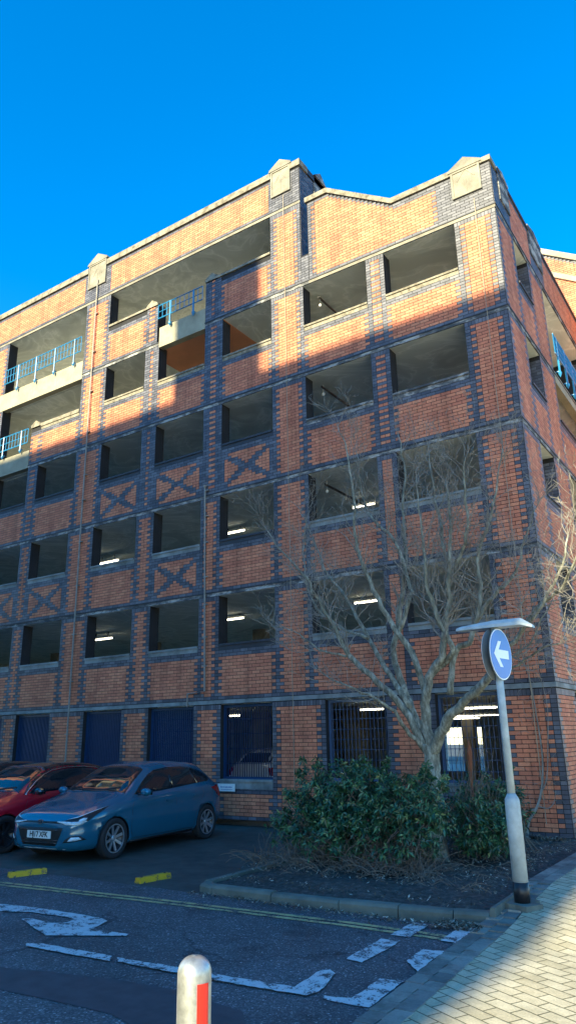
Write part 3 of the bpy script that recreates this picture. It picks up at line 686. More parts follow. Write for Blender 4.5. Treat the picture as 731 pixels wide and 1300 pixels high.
for y0, y1 in zip(ys, ys[1:]):
    if y0 < -14 or y1 > 0: continue
    m.quad([(edge(y0)-.01, y0, pz(0, y0)-.012), (edge(y0)+.34, y0, pz(0, y0)-.012), (edge(y1)+.34, y1, pz(0, y1)-.012), (edge(y1)-.01, y1, pz(0, y1)-.012)])
tag(m.build('paving_joint_sand', M['soil']), kind='structure')
# leaf litter
M['litter'] = brickmat('dead_leaves', (.05,.03,.018), (.20,.15,.09), (.62,.57,.46), .2, .9)
lt = MB()
def leafquad(mb, c, s, rz, tilt, r, asp=.5):
    d = Vector((math.cos(rz), math.sin(rz), math.sin(tilt)*.7))*s; w = Vector((-math.sin(rz), math.cos(rz), math.cos(tilt*3)*.3))*s*asp; c = Vector(c)
    mb.quad([c-d, c+w*.8-d*.1, c+d, c-w*.8-d*.1], r=r)
for i in range(9000):
    if i < 7600:
        x, y = rng.uniform(-3.2, .38), rng.uniform(-5.6, -.1); z = .03 if y > -5.2 else -.035
        if rng.random() > .35+.65*(math.sin(x*5)*math.cos(y*4) > -.2): continue
    elif i < 8400: x, y = rng.uniform(-3.3, .5), -5.93-abs(rng.gauss(0, .09)); z = ZR+.012
    else: x, y = rng.uniform(.0, .5), rng.uniform(-6.1, -5.75); z = ZR+.015
    leafquad(lt, (x, y, z+rng.uniform(0, .02)), rng.uniform(.008, .028), rng.uniform(0, 6.3), rng.uniform(-1, 1), rng.random()**1.5)
tag(lt.build('leaf_litter', M['litter'], rnd=True), 'dead leaves and twigs scattered over the planting bed and kerb', 'leaves', kind='stuff')
M['twig'] = simple('dry_twig', (.14,.11,.085), .9, var=.3)
tw = MB()
for i in range(520):
    x, y = rng.uniform(-3.1, .3), rng.uniform(-5.2, -.3); a = rng.uniform(0, 6.3); L = rng.uniform(.05, .3)
    tw.tube([(x, y, .05), (x+math.cos(a)*L*.5, y+math.sin(a)*L*.5, .06+rng.uniform(0, .05)), (x+math.cos(a+.4)*L, y+math.sin(a+.4)*L, .05)], .004, 3, cap=False)
tag(tw.build('fallen_twigs', M['twig']), 'thin fallen twigs lying in the soil under the bushes', 'twigs', kind='stuff')
# ------------------------------------------------------------------ signpost
sp = empty('signpost', (.66, -5.12, -.02), label='grey steel post with round blue arrow sign and flat lamp head', cat='road sign')
m = MB(); m.lathe([(.084, .0), (.084, .20)], n=20); m.build('base_band', M['black'], sp, True)
m = MB(); m.lathe([(.082, .20), (.082, .98), (.078, 1.03), (.045, 1.09)], n=20); m.build('base_sleeve', M['galv'], sp, True)
m = MB(); m.lathe([(.044, 1.05), (.042, 2.93)], n=16); m.build('pole', M['galv'], sp, True)
m = MB()
# lamp head: shallow double wedge
hd = [(-.46, .0, .035), (-.40, .075, .05), (0, .10, .085), (.33, .10, .085), (.46, .06, .03)]
prev = None
for (x, w, h) in hd:
    z0 = 2.93+(.02 if x < 0 else .0)-(.035 if x > .4 else 0)-(.02 if x < -.35 else 0)
    ring = [(x, -max(w,.05), z0), (x, max(w,.05), z0), (x, max(w,.05)*.95, z0+h*.45), (x, max(w,.05)*.5, z0+h), (x, -max(w,.05)*.5, z0+h), (x, -max(w,.05)*.95, z0+h*.45)]
    if prev:
        for i in range(6): m.quad([prev[i], prev[(i+1) % 6], ring[(i+1) % 6], ring[i]])
    else: m.quad(ring[::-1])
    prev = ring
m.quad(prev); m.build('lamp_head', M['galv'], sp)
M['signblue'] = simple('sign_blue', (.003,.12,.52), .35, var=.06); M['signwhite'] = simple('sign_white', (.8,.82,.84), .35, var=.04); M['signgrey'] = simple('sign_back_grey', (.20,.23,.24), .5, var=.15)
def plate(name, xo, az, zc, faces):
    p = empty(name, (0,0,0)); p.parent = sp
    return p
ang = R(-6)
def signdisc(sgn, az):
    c, s_ = math.cos(az), math.sin(az); n = Vector((c, s_, 0)); u = Vector((-s_, c, 0)); zc = 2.62; o = Vector((0, 0, zc))+n*.047*sgn
    m = MB(); i = 0
    def disc(r, off, mat, k=36):
        mb = MB(); mb.v = []; pts = [o+n*off*sgn+u*r*math.cos(2*math.pi*j/k)+Vector((0,0,1))*r*math.sin(2*math.pi*j/k) for j in range(k)]
        mb.prism(pts, n*(-.004*sgn)); return mb
    b = disc(.30, .0, None).build('sign_plate', M['signgrey'], sp)
    w = disc(.297, .005, None).build('white_border', M['signwhite'], b)
    bl = disc(.284, .008, None).build('blue_face', M['signblue'], b)
    A = [(-.185, 0), (-.055, .145), (.0, .145), (-.075, .045), (.19, .045), (.19, -.045), (-.075, -.045), (.0, -.145), (-.055, -.145)]
    A = [(-.20, 0), (-.06, .15), (.02, .15), (-.065, .05), (.20, .05), (.20, -.05), (-.065, -.05), (.02, -.15), (-.06, -.15)]
    mb = MB(); pts = [o+n*.0105*sgn+u*a*sgn+Vector((0,0,1))*z for a, z in A]; mb.prism(pts, n*(-.002*sgn)); mb.build('arrow', M['signwhite'], b)
signdisc(1, ang); signdisc(-1, ang)
m = MB()
for z in (2.42, 2.80):
    m.obox((0, 0, z), (math.cos(ang)*.05, math.sin(ang)*.05, 0), (-math.sin(ang)*.02, math.cos(ang)*.02, 0), (0, 0, .015)); m.lathe([(.052, z-.02), (.052, z+.02)], n=14)
m.build('clamp', M['galv'], sp)
m = MB(); fr_ = random.Random(2)
pp = [(.66+(.17+fr_.uniform(-.05, .05))*math.cos(6.283*j/14), -5.12+(.21+fr_.uniform(-.06, .06))*math.sin(6.283*j/14), -.14) for j in range(14)]
m.prism(pp, (0, 0, .12)); tag(m.build('concrete_footing', M['kerb']), 'rough mossy concrete patch around the foot of the signpost', 'footing')
# ------------------------------------------------------------------ bollard
bo = empty('bollard', (1.50, -11.42, ZR), label='silver round-topped bollard with a red reflector strip in the foreground', cat='bollard')
h = .98-ZR
M['steel'] = simple('brushed_steel', (.42,.43,.41), .38, metal=.7, var=.25, scale=30)
m = MB(); prof = [(.060, 0), (.060, h-.055)]+[(.060*math.cos(t)**.8 if t < 1.5 else .002, h-.055+.055*math.sin(t)) for t in [R(a) for a in (10, 25, 40, 55, 68, 80, 88, 90)]]
m.lathe(prof, n=32); m.build('post', M['steel'], bo, True)
M['refl'] = simple('red_reflector', (.85,.02,.01), .3, var=.08, scale=60, coat=.5)
m = MB(); a0, a1 = R(-40), R(2)
for i in range(8):
    t0 = a0+(a1-a0)*i/8; t1 = a0+(a1-a0)*(i+1)/8; r = .0625
    m.quad([(r*math.cos(t0), r*math.sin(t0), h-.30), (r*math.cos(t1), r*math.sin(t1), h-.30), (r*math.cos(t1), r*math.sin(t1), h-.075), (r*math.cos(t0), r*math.sin(t0), h-.075)])
m.build('reflector', M['refl'], bo)
m = MB(); m.lathe([(.0612, h-.325), (.063, h-.32), (.063, h-.31), (.0612, h-.305)], n=32); m.build('band', M['steel'], bo, True)
# ------------------------------------------------------------------ wheel stops
M['ystop'] = paint('chipped_yellow_paint', (.58,.32,.008), .62)
for i, (x, y0, y1, lab) in enumerate(((-6.3, -6.30, -5.95, 'chipped yellow wheel stop under the front of the blue hatchback'), (-4.33, -5.85, -5.25, 'chipped yellow and black wheel stop on the empty tarmac right of the cars'))):
    w = empty('wheel_stop', (x, (y0+y1)/2, ZR), R(-8) if i else R(-20), label=lab, cat='wheel stop', group='yellow wheel stops')
    L = .27
    m = MB(); m.prism([(-.07, -L, 0), (.07, -L, 0), (.045, -L, .07), (-.045, -L, .07)], (0, 2*L, 0)); m.build('block', M['ystop'], w)
    for yy in (-.2, .2):
        m = MB(); m.lathe([(.018, .069), (.018, .078), (.002, .08)], (0, yy, 0), n=8); m.build('bolt', M['black'], w)
# ------------------------------------------------------------------ tree
def barkmat():
    m, nt, b = newmat('grey_green_bark'); v = coords(nt, (1, 1, .35))
    f = noise(nt, v, 16, 6, .7)
    nt.links.new(ramp(nt, f, [(.35, (.09,.08,.06)), (.5, (.19,.19,.145)), (.66, (.38,.385,.32))]), b.inputs['Base Color'])
    b.inputs['Roughness'].default_value = .9; bump(nt, b, f, .6, .02); return m
M['bark'] = barkmat(); M['twigbark'] = simple('twig_bark', (.22,.20,.17), .9, var=.35, scale=5)
tr = empty('bare_tree', (-1.19, -3, 0), label='bare leafless multi-stemmed tree standing in the planting bed before the corner', cat='tree')
def smooth_line(P, n=4):
    P = [np.array(p) for p in P]; Q = [2*P[0]-P[1]]+P+[2*P[-1]-P[-2]]; out = []
    for i in range(1, len(Q)-2):
        for j in range(n):
            t = j/n; a, b, c, d = Q[i-1:i+3]
            out.append(.5*((2*b)+(-a+c)*t+(2*a-5*b+4*c-d)*t*t+(-a+3*b-3*c+d)*t**3))
    out.append(P[-1]); return out
lo = np.array([-1.19, -3, 0, 0])
big = MB(); fine = MB(); trng = random.Random(21)
def wob(P, amp):
    out = []
    for i, p in enumerate(P):
        q = p.copy()
        if 0 < i < len(P): q[:3] += np.array([trng.gauss(0, amp), trng.gauss(0, amp), trng.gauss(0, amp)])
        out.append(q)
    return out
def sprig(p, d, L, r, lev):
    """a twig that zigzags and curves up, with side twigs"""
    n = max(3, int(L/.09)); pts = [Vector(p)]; d = Vector(d).normalized(); step = L/n; rs = []
    up = Vector((0, 0, 1))
    for i in range(n):
        d = (d+up*.10+Vector((trng.gauss(0, .22), trng.gauss(0, .22), trng.gauss(0, .16)))).normalized()
        pts.append(pts[-1]+d*step)
    rs = [max(.0024, r*(1-.72*i/n)) for i in range(n+1)]
    fine.tube(pts, rs, 4 if r > .006 else 3, cap=False)
    if lev > 0:
        k = max(2, int(L/(.13 if lev > 1 else .11)))
        for j in range(k):
            i = trng.randint(1, n); dd = (pts[i]-pts[i-1]).normalized()
            side = Vector((trng.gauss(0, 1), trng.gauss(0, .8), trng.gauss(.1, .6))).normalized()
            sprig(pts[i], dd*.8+side*.8, L*trng.uniform(.35, .6), rs[i]*.7, lev-1)
for li, P in enumerate(LIMBS):
    P = [np.array(p) for p in P]
    if li == 0: P = [np.array([-1.19, -3, -.1, .19]), np.array([-1.19, -3, .12, .15]), np.array([-1.19, -3, .5, .135])]+P
    Q = smooth_line(P, 4); Q = wob(Q, .012 if li else .006)
    Q = [q-lo for q in Q]
    big.tube([q[:3] for q in Q], [max(.004, q[3])*1.1 for q in Q], 8 if Q[0][3] > .03 else 6)
    if li == 0: continue
    n = len(Q); seglen = [np.linalg.norm(Q[i+1][:3]-Q[i][:3]) for i in range(n-1)]
    tot = sum(seglen); acc = 0; start = .38 if li < 8 else .25
    for i in range(1, n-1):
        acc += seglen[i-1]; f = acc/tot
        if f < start: continue
        dd = Vector(Q[i+1][:3]-Q[i-1][:3]).normalized()
        cnt = 2 if trng.random() < .75 else 1
        if li in (1, 13): cnt = 1 if trng.random() < .75 else 0
        for _ in range(cnt):
            side = Vector((trng.gauss(0, 1), trng.gauss(0, .6), trng.gauss(.2, .5))).normalized()
            L = trng.uniform(.35, .95)*(1.15-.35*f)
            sprig(Q[i][:3], dd*.75+side*.8, L, max(.0045, Q[i][3]*.38), 2 if L > .5 else 1)
    dd = Vector(Q[-1][:3]-Q[-3][:3])
    for _ in range(3): sprig(Q[-1][:3], dd.normalized()+Vector((trng.gauss(0, .4), trng.gauss(0, .3), .2)), trng.uniform(.4, .75), .006, 2)
big.build('trunk', M['bark'], tr, True); fine.build('crown', M['twigbark'], tr)
# ------------------------------------------------------------------ bushes
def leafmat():
    m, nt, b = newmat('evergreen_leaves')
    at = N(nt, 'ShaderNodeAttribute', attribute_name='rnd')
    nt.links.new(ramp(nt, at.outputs['Fac'], [(0, (.008,.035,.02)), (.5, (.02,.08,.036)), (.85, (.06,.16,.06)), (1, (.40,.42,.16))]), b.inputs['Base Color'])
    b.inputs['Roughness'].default_value = .32; return m
M['leaf'] = leafmat()
def bush(name, c, blobs, nleaf, label, seed, stems=60, lowz=.1):
    r_ = random.Random(seed); root = empty(name, (c[0], c[1], 0), label=label, cat='bush')
    lf = MB(); sm = MB(); cx, cy = c
    tips = []
    for _ in range(stems):
        b = r_.choice(blobs); th = r_.uniform(0, 6.28); u = r_.uniform(.3, 1)
        e = Vector((b[0]+b[3]*u*math.cos(th)-cx, b[1]+b[4]*u*math.sin(th)-cy, b[2]+b[5]*r_.uniform(-.6, .9)))
        s0 = Vector((r_.uniform(-.5, .5)+(b[0]-cx)*.6, r_.uniform(-.3, .3)+(b[1]-cy)*.6, 0)); mid = (s0+e)/2+Vector((r_.gauss(0, .1), r_.gauss(0, .1), .05))
        if e.z < .1: e.z = .15
        sm.tube([s0, (s0*2+mid)/3, mid, (mid+e)/2+Vector((0,0,.03)), e], [.014, .012, .009, .006, .003], 4, cap=False)
        for _ in range(3):
            q = mid.lerp(e, r_.random()); sm.tube([q, q+Vector((r_.gauss(0, .12), r_.gauss(0, .12), r_.uniform(.0, .2)))], [.005, .002], 3, cap=False)
    shoots = []
    for _ in range(stems//3):
        b = r_.choice(blobs); th = r_.uniform(0, 6.28); v = Vector((math.cos(th)*.7, math.sin(th)*.7, r_.uniform(.5, 1))).normalized()
        p = Vector((b[0]-cx+v.x*b[3], b[1]-cy+v.y*b[4], b[2]+v.z*b[5])); q = p+(v+Vector((0, 0, .8))).normalized()*r_.uniform(.08, .26)
        sm.tube([p-v*.2, p, q], [.006, .005, .003], 3, cap=False); shoots += [p.lerp(q, t) for t in (.2, .5, .75, 1)]
    n = 0
    while n < nleaf:
        b = r_.choices(blobs, [q[3]*q[5]*q[4] for q in blobs])[0]
        v = Vector((r_.gauss(0, 1), r_.gauss(0, 1), r_.gauss(0, 1))).normalized(); rad = r_.uniform(.45, 1.04)**.5
        lump = 1+.16*math.sin(v.x*7+b[0]*3)*math.cos(v.z*6+b[1])+.08*math.sin(v.y*13)
        p = Vector((b[0]-cx+v.x*b[3]*rad*lump, b[1]-cy+v.y*b[4]*rad*lump, b[2]+v.z*b[5]*rad*lump))
        if shoots and r_.random() < .12: p = r_.choice(shoots)
        if p.z < lowz: continue
        if math.sin(p.x*9)*math.sin(p.z*11+p.y*5) > .62: continue
        # a whorl of leaves on a shoot
        ax = (v+Vector((r_.gauss(0, .5), r_.gauss(0, .5), .35+r_.gauss(0, .3)))).normalized(); k = r_.randint(4, 7); rr = r_.random()
        for j in range(k):
            t = 6.28*j/k+r_.random(); u = ax.orthogonal().normalized(); w = ax.cross(u)
            d = (ax*r_.uniform(.1, .8)+(u*math.cos(t)+w*math.sin(t))).normalized(); s = r_.uniform(.030, .052); side = d.cross(ax)
            side = side.normalized() if side.length > .01 else u
            p0 = p+ax*r_.uniform(-.05, .05); wd = side*s*.36; up_ = ax*s*.12; shade = min(1, max(0, .45*rr+.55*r_.random()))
            if shade > .93 and r_.random() < .6: shade = .8
            droop = Vector((0, 0, -s*.35))
            lf.quad([p0, p0+d*s*.9+wd+up_, p0+d*s*2+droop, p0+d*s*.9], r=shade); lf.quad([p0, p0+d*s*.9, p0+d*s*2+droop, p0+d*s*.9-wd+up_], r=shade)
        n += k
    sm.build('stems', M['twig'], root); lf.build('foliage', M['leaf'], root, rnd=True)
    return root
B1 = [(-1.45, -4.25, .30, .42, .28, .26), (-2.3, -4.3, .30, .5, .28, .24), (-1.0, -4.2, .30, .32, .25, .24), (-2.95, -3.7, .50, .52, .5, .36), (-2.45, -3.7, .85, .65, .6, .48), (-1.85, -3.75, .80, .6, .6, .50), (-1.3, -3.8, .78, .52, .55, .42), (-2.2, -3.3, .6, .9, .6, .5), (-1.0, -3.9, .55, .38, .4, .32), (-.95, -3.95, .72, .42, .35, .36), (-2.0, -4.1, .45, .7, .4, .25), (-3.0, -4.0, .38, .42, .35, .22)]
bush('evergreen_bush', (-2.1, -3.8), B1, 17000, 'wide dark evergreen bush in front of the tree trunk', 5, 150, .16)
B2 = [(-.62, -2.9, .42, .36, .35, .34), (-.30, -2.9, .34, .26, .3, .28), (-.85, -2.0, .66, .38, .4, .42), (-.50, -1.9, .60, .30, .4, .42), (-1.1, -2.1, .5, .3, .4, .36), (-.6, -2.4, .28, .4, .4, .24)]
bush('evergreen_bush', (-.7, -2.0), B2, 7500, 'smaller dark evergreen bush between the tree and the signpost', 9, 60, .12)
th = empty('bare_thicket', (-.95, -2.55, 0), label='thicket of bare thin brown shoots right of the tree trunk', cat='shrub')
m = MB(); tr2 = random.Random(4)
for i in range(38):
    x = tr2.gauss(.05, .22); y = tr2.gauss(0, .18); H_ = tr2.uniform(.9, 1.9); lean = tr2.gauss(.06, .22); k = [Vector((x, y, 0))]
    for j in range(1, 7): k.append(Vector((x+lean*j/6*H_+tr2.gauss(0, .02), y+tr2.gauss(0, .04)*j/3, H_*j/6)))
    m.tube(k, [.007, .006, .005, .0045, .004, .003, .002], 3, cap=False)
    for j in (2, 3, 4, 5):
        if tr2.random() < .6: m.tube([k[j], k[j]+Vector((tr2.gauss(.05, .12), tr2.gauss(0, .1), tr2.uniform(.05, .25)))], [.003, .0015], 3, cap=False)
m.build('shoots', M['twig'], th)
M['rust'] = simple('dead_red_brown_leaf', (.22,.07,.03), .9, var=.3)
m = MB(); m.tube([(.13, .2, .4), (.12, .2, .9), (.12, .2, 1.2), (.13, .2, 1.45), (.13, .2, 1.62)], [.006, .02, .035, .04, .012], 6); m.build('dead_leaf_spike', M['rust'], th)
# brambly debris low in front of bush 1
m = MB()
for i in range(420):
    x = rng.uniform(-3.5, -.6); y = rng.uniform(-4.7, -3.9); z = .02; a = rng.uniform(0, 6.28); k = [Vector((x, y, z))]
    d = Vector((math.cos(a), math.sin(a)*.5, rng.uniform(.3, 1.6))).normalized()
    for j in range(5): d = (d+Vector((rng.gauss(0, .25), rng.gauss(0, .2), -.22))).normalized(); k.append(k[-1]+d*.085)
    m.tube(k, [.005, .005, .004, .003, .003, .002], 3, cap=False)
tag(m.build('dry_undergrowth', M['twig']), 'dry brown bramble stems tangled under the front bush', 'undergrowth', kind='stuff')
# climbing vine on the corner wall
vn = empty('climbing_vine', (-.72, -.12, 0), label='bare woody vine climbing the ground-floor brickwork at the corner', cat='vine')
m = MB()
for P, r0 in (([(0, -.15, -.02), (.05, -.1, .25), (.18, -.03, .45), (.27, .05, .7), (.33, .08, 1.0), (.36, .09, 1.4), (.34, .09, 2.0), (.30, .09, 2.6)], .03),
              ([(.18, -.03, .45), (.0, -.05, .40), (-.15, 0, .30), (-.28, .02, .12)], .016), ([(.27, .05, .7), (.40, .06, .95), (.48, .08, 1.5), (.55, .085, 2.1), (.52, .085, 2.5)], .012),
              ([(.2, -.0, .5), (.36, .03, .46), (.47, .05, .55), (.53, .06, .75)], .012), ([(.30, .09, 2.6), (.2, .08, 3.2), (.28, .08, 3.9), (.15, .085, 4.6)], .008), ([(.52, .085, 2.5), (.45, .05, 3.1), (.60, .03, 3.6)], .006)):
    Q = smooth_line([np.array(p, float) for p in P], 3); m.tube([tuple(q) for q in Q], [r0*(1-.7*i/len(Q)) for i in range(len(Q))], 5)
vr = random.Random(8)
for i in range(90):
    p = Vector((vr.uniform(.05, .6), .085, vr.uniform(.5, 4.6))); k = [p]; d = Vector((vr.gauss(0, 1), 0, vr.gauss(.3, .8))).normalized()
    for j in range(4): d = (d+Vector((vr.gauss(0, .4), 0, vr.gauss(0, .4)))).normalized(); k.append(k[-1]+d*vr.uniform(.04, .09)+Vector((0, vr.uniform(-.012, .002), 0)))
    m.tube(k, [.004, .0035, .003, .0025, .0015], 3, cap=False)
m.build('stem', M['twigbark'], vn)
# ------------------------------------------------------------------ cars
def sm_interp(keys, vals, s, k=.05):
    return float(np.mean([np.interp(s+d, keys, vals) for d in (-k, -k/2, 0, k/2, k)]))
M['glass'] = simple('tinted_car_glass', (.012,.016,.02), .03, spec=.9, var=.05)
M['tyre'] = simple('tyre_rubber', (.018,.018,.02), .85)
M['alloy'] = simple('silver_alloy', (.55,.57,.60), .3, metal=.8, var=.05)
M['darkalloy'] = simple('dark_alloy', (.05,.05,.055), .35, metal=.6, var=.05)
M['chrome'] = simple('chrome_trim', (.75,.76,.78), .12, metal=1., var=.03)
M['lens'] = simple('lamp_lens', (.62,.68,.72), .08, spec=.8, var=.15, scale=30)
M['trim'] = simple('black_trim', (.012,.012,.014), .45)
M['gloss'] = simple('gloss_black', (.008,.009,.011), .08, spec=.7, coat=.8)
M['tail'] = simple('red_lamp', (.35,.01,.012), .15, spec=.7)
M['plate'] = simple('number_plate', (.75,.75,.72), .4, var=.03); M['yplate'] = simple('yellow_number_plate', (.70,.52,.05), .4, var=.03)
def carpaint(name, col, rough=.22, metal=.35):
    m, nt, b = newmat(name); v = coords(nt)
    f = noise(nt, v, 3, 4); nt.links.new(ramp(nt, f, [(.3, tuple(c*.92 for c in col)), (.7, tuple(min(1, c*1.06) for c in col))]), b.inputs['Base Color'])
    b.inputs['Metallic'].default_value = metal; b.inputs['Roughness'].default_value = rough
    b.inputs['Coat Weight'].default_value = 1.; b.inputs['Coat Roughness'].default_value = .04
    return m
def hull_mesh():
    ks = [0, .04, .12, .3, .6, .9, 1.12, 1.45, 1.85, 2.3, 2.8, 3.2, 3.5, 3.75, 3.93, 4.0, 4.03]
    ztop = [.58, .66, .735, .80, .885, .955, 1.005, 1.21, 1.405, 1.465, 1.46, 1.425, 1.37, 1.19, .985, .80, .62]
    zsh = [.52, .60, .66, .71, .78, .84, .875, .90, .93, .955, .975, .99, 1.0, .99, .93, .76, .60]
    w = [.52, .64, .74, .80, .845, .862, .866, .868, .868, .868, .866, .862, .85, .82, .77, .74, .66]
    zb = [.26, .21, .18, .17, .165, .165, .165, .165, .165, .165, .165, .165, .17, .2, .25, .30, .36]
    wr = [.40, .50, .58, .62, .66, .68, .70, .655, .585, .575, .57, .565, .56, .57, .60, .55, .5]
    ss = list(np.concatenate([np.linspace(0, .3, 9), np.linspace(.36, 3.6, 46), np.linspace(3.66, 4.03, 10)]))
    rings = []
    for s in ss:
        k = .05 if .1 < s < 3.9 else .012
        g = lambda v: sm_interp(ks, v, s, k)
        zt, zs, W, ZB, WR = g(ztop), g(zsh), g(w), g(zb), g(wr)
        cab = max(0., min(1., (zt-zs-.10)/.25)); crown = .035
        zr = zt-crown-.035*cab; wi = .93*W
        pts = [(0, ZB), (.72*W, ZB), (.93*W, ZB+.035), (.985*W, ZB+.12), (1.0*W, ZB+(zs-ZB)*.45), (1.004*W, ZB+(zs-ZB)*.62), (.984*W, ZB+(zs-ZB)*.73), (.994*W, ZB+(zs-ZB)*.80), (.985*W, zs-.045), (.955*W, zs-.005)]
        m1 = cab
        a = (.925*W, zs+.012)
        mid = (a[0]*.5+WR*.5+.022*cab, a[1]*.5+zr*.5)
        q1 = (a[0]*.25+WR*.75+.018*cab, a[1]*.25+zr*.75)
        pts += [a, mid, q1, (WR, zr), (WR*.82, zt-.018), (WR*.45, zt-.004), (0, zt)]
        rings.append([(x, s-2.0, z) for x, z in pts])
    v = []; f = []; n = len(rings[0]); per = 2*n-2
    for r in rings:
        v += r + [(-x, y, z) for x, y, z in r[-2:0:-1]]
    for i in range(len(rings)-1):
        for j in range(per): a = i*per+j; b = i*per+(j+1) % per; f.append((a, b, b+per, a+per))
    f.append(tuple(range(per))[::-1]); e = (len(rings)-1)*per; f.append(tuple(e+j for j in range(per)))
    me = bpy.data.meshes.new('hull'); me.from_pydata(v, [], f)
    bm = bmesh.new(); bm.from_mesh(me); bmesh.ops.recalc_face_normals(bm, faces=bm.faces); bm.to_mesh(me); bm.free(); return me
HULL = hull_mesh()
WF, WB, WHR = .82-2.0, 3.39-2.0, .312
def cut_hull():
    o = bpy.data.objects.new('tmp', HULL); COL.objects.link(o); cs = []
    for y in (WF, WB):
        m = MB(); m.lathe([(.345, -1.2), (.345, 1.2)], (0, y, .30), 'x', 40); c = m.build('tmpc', M['trim']); cs.append(c)
        bm = bmesh.new(); bm.from_mesh(c.data); bmesh.ops.recalc_face_normals(bm, faces=bm.faces); bm.to_mesh(c.data); bm.free()
        md = o.modifiers.new('b', 'BOOLEAN'); md.operation = 'DIFFERENCE'; md.object = c; md.solver = 'EXACT'
    bpy.context.view_layer.update(); dg = bpy.context.evaluated_depsgraph_get()
    me = bpy.data.meshes.new_from_object(o.evaluated_get(dg)); 
    for c in cs+[o]: bpy.data.objects.remove(c)
    me.materials.clear()
    # wheel housings keep the black slot, everything else is paint
    for p in me.polygons:
        c = p.center; inner = False
        for y in (WF, WB):
            if abs(math.hypot(c.y-y, c.z-.30)-.345) < .012 and abs(p.normal.x) < .3 and c.z < .66 and abs(c.x) < .84: inner = True
        p.material_index = 1 if inner else 0; p.use_smooth = not inner and len(p.vertices) < 9
    return me
CUT = cut_hull()
_bm = bmesh.new(); _bm.from_mesh(HULL); BV = BVHTree.FromBMesh(_bm); _bm.free()
def patch(name, poly, conv, ray, mat, parent, off=.004, cuts=3, thick=True):
    """flat outline draped over the car's skin along one direction and kept at its own small thickness"""
    bm = bmesh.new(); vs = [bm.verts.new(conv(*p)) for p in poly]
    f = bm.faces.new(vs); bmesh.ops.triangulate(bm, faces=[f])
    for _ in range(cuts): 
        bmesh.ops.subdivide_edges(bm, edges=[e for e in bm.edges if e.calc_length() > .05], cuts=1, use_grid_fill=False)
        bmesh.ops.triangulate(bm, faces=bm.faces)
    rd = Vector(ray).normalized()
    for v in bm.verts:
        hit, nr, i, d = BV.ray_cast(v.co-rd*2, rd)
        if hit is None:
            hit, nr, i, d = BV.find_nearest(v.co)
        if nr.dot(rd) > 0: nr = -nr
        v.co = hit+nr*off
    bmesh.ops.recalc_face_normals(bm, faces=bm.faces)
    if thick:
        r = bmesh.ops.extrude_face_region(bm, geom=list(bm.faces)); 
        for v in [g for g in r['geom'] if isinstance(g, bmesh.types.BMVert)]: v.co += rd*(off*.9)
    me = bpy.data.meshes.new(name); bm.to_mesh(me); bm.free(); me.materials.append(mat)
    for p in me.polygons: p.use_smooth = True
    o = bpy.data.objects.new(name, me); COL.objects.link(o); o.parent = parent; return o
def seg(a, b, w):    # thin strip polygon between 2D points
    d = Vector((b[0]-a[0], b[1]-a[1])).normalized(); n = Vector((-d.y, d.x))*w/2
    return [(a[0]+n.x, a[1]+n.y), (b[0]+n.x, b[1]+n.y), (b[0]-n.x, b[1]-n.y), (a[0]-n.x, a[1]-n.y)]
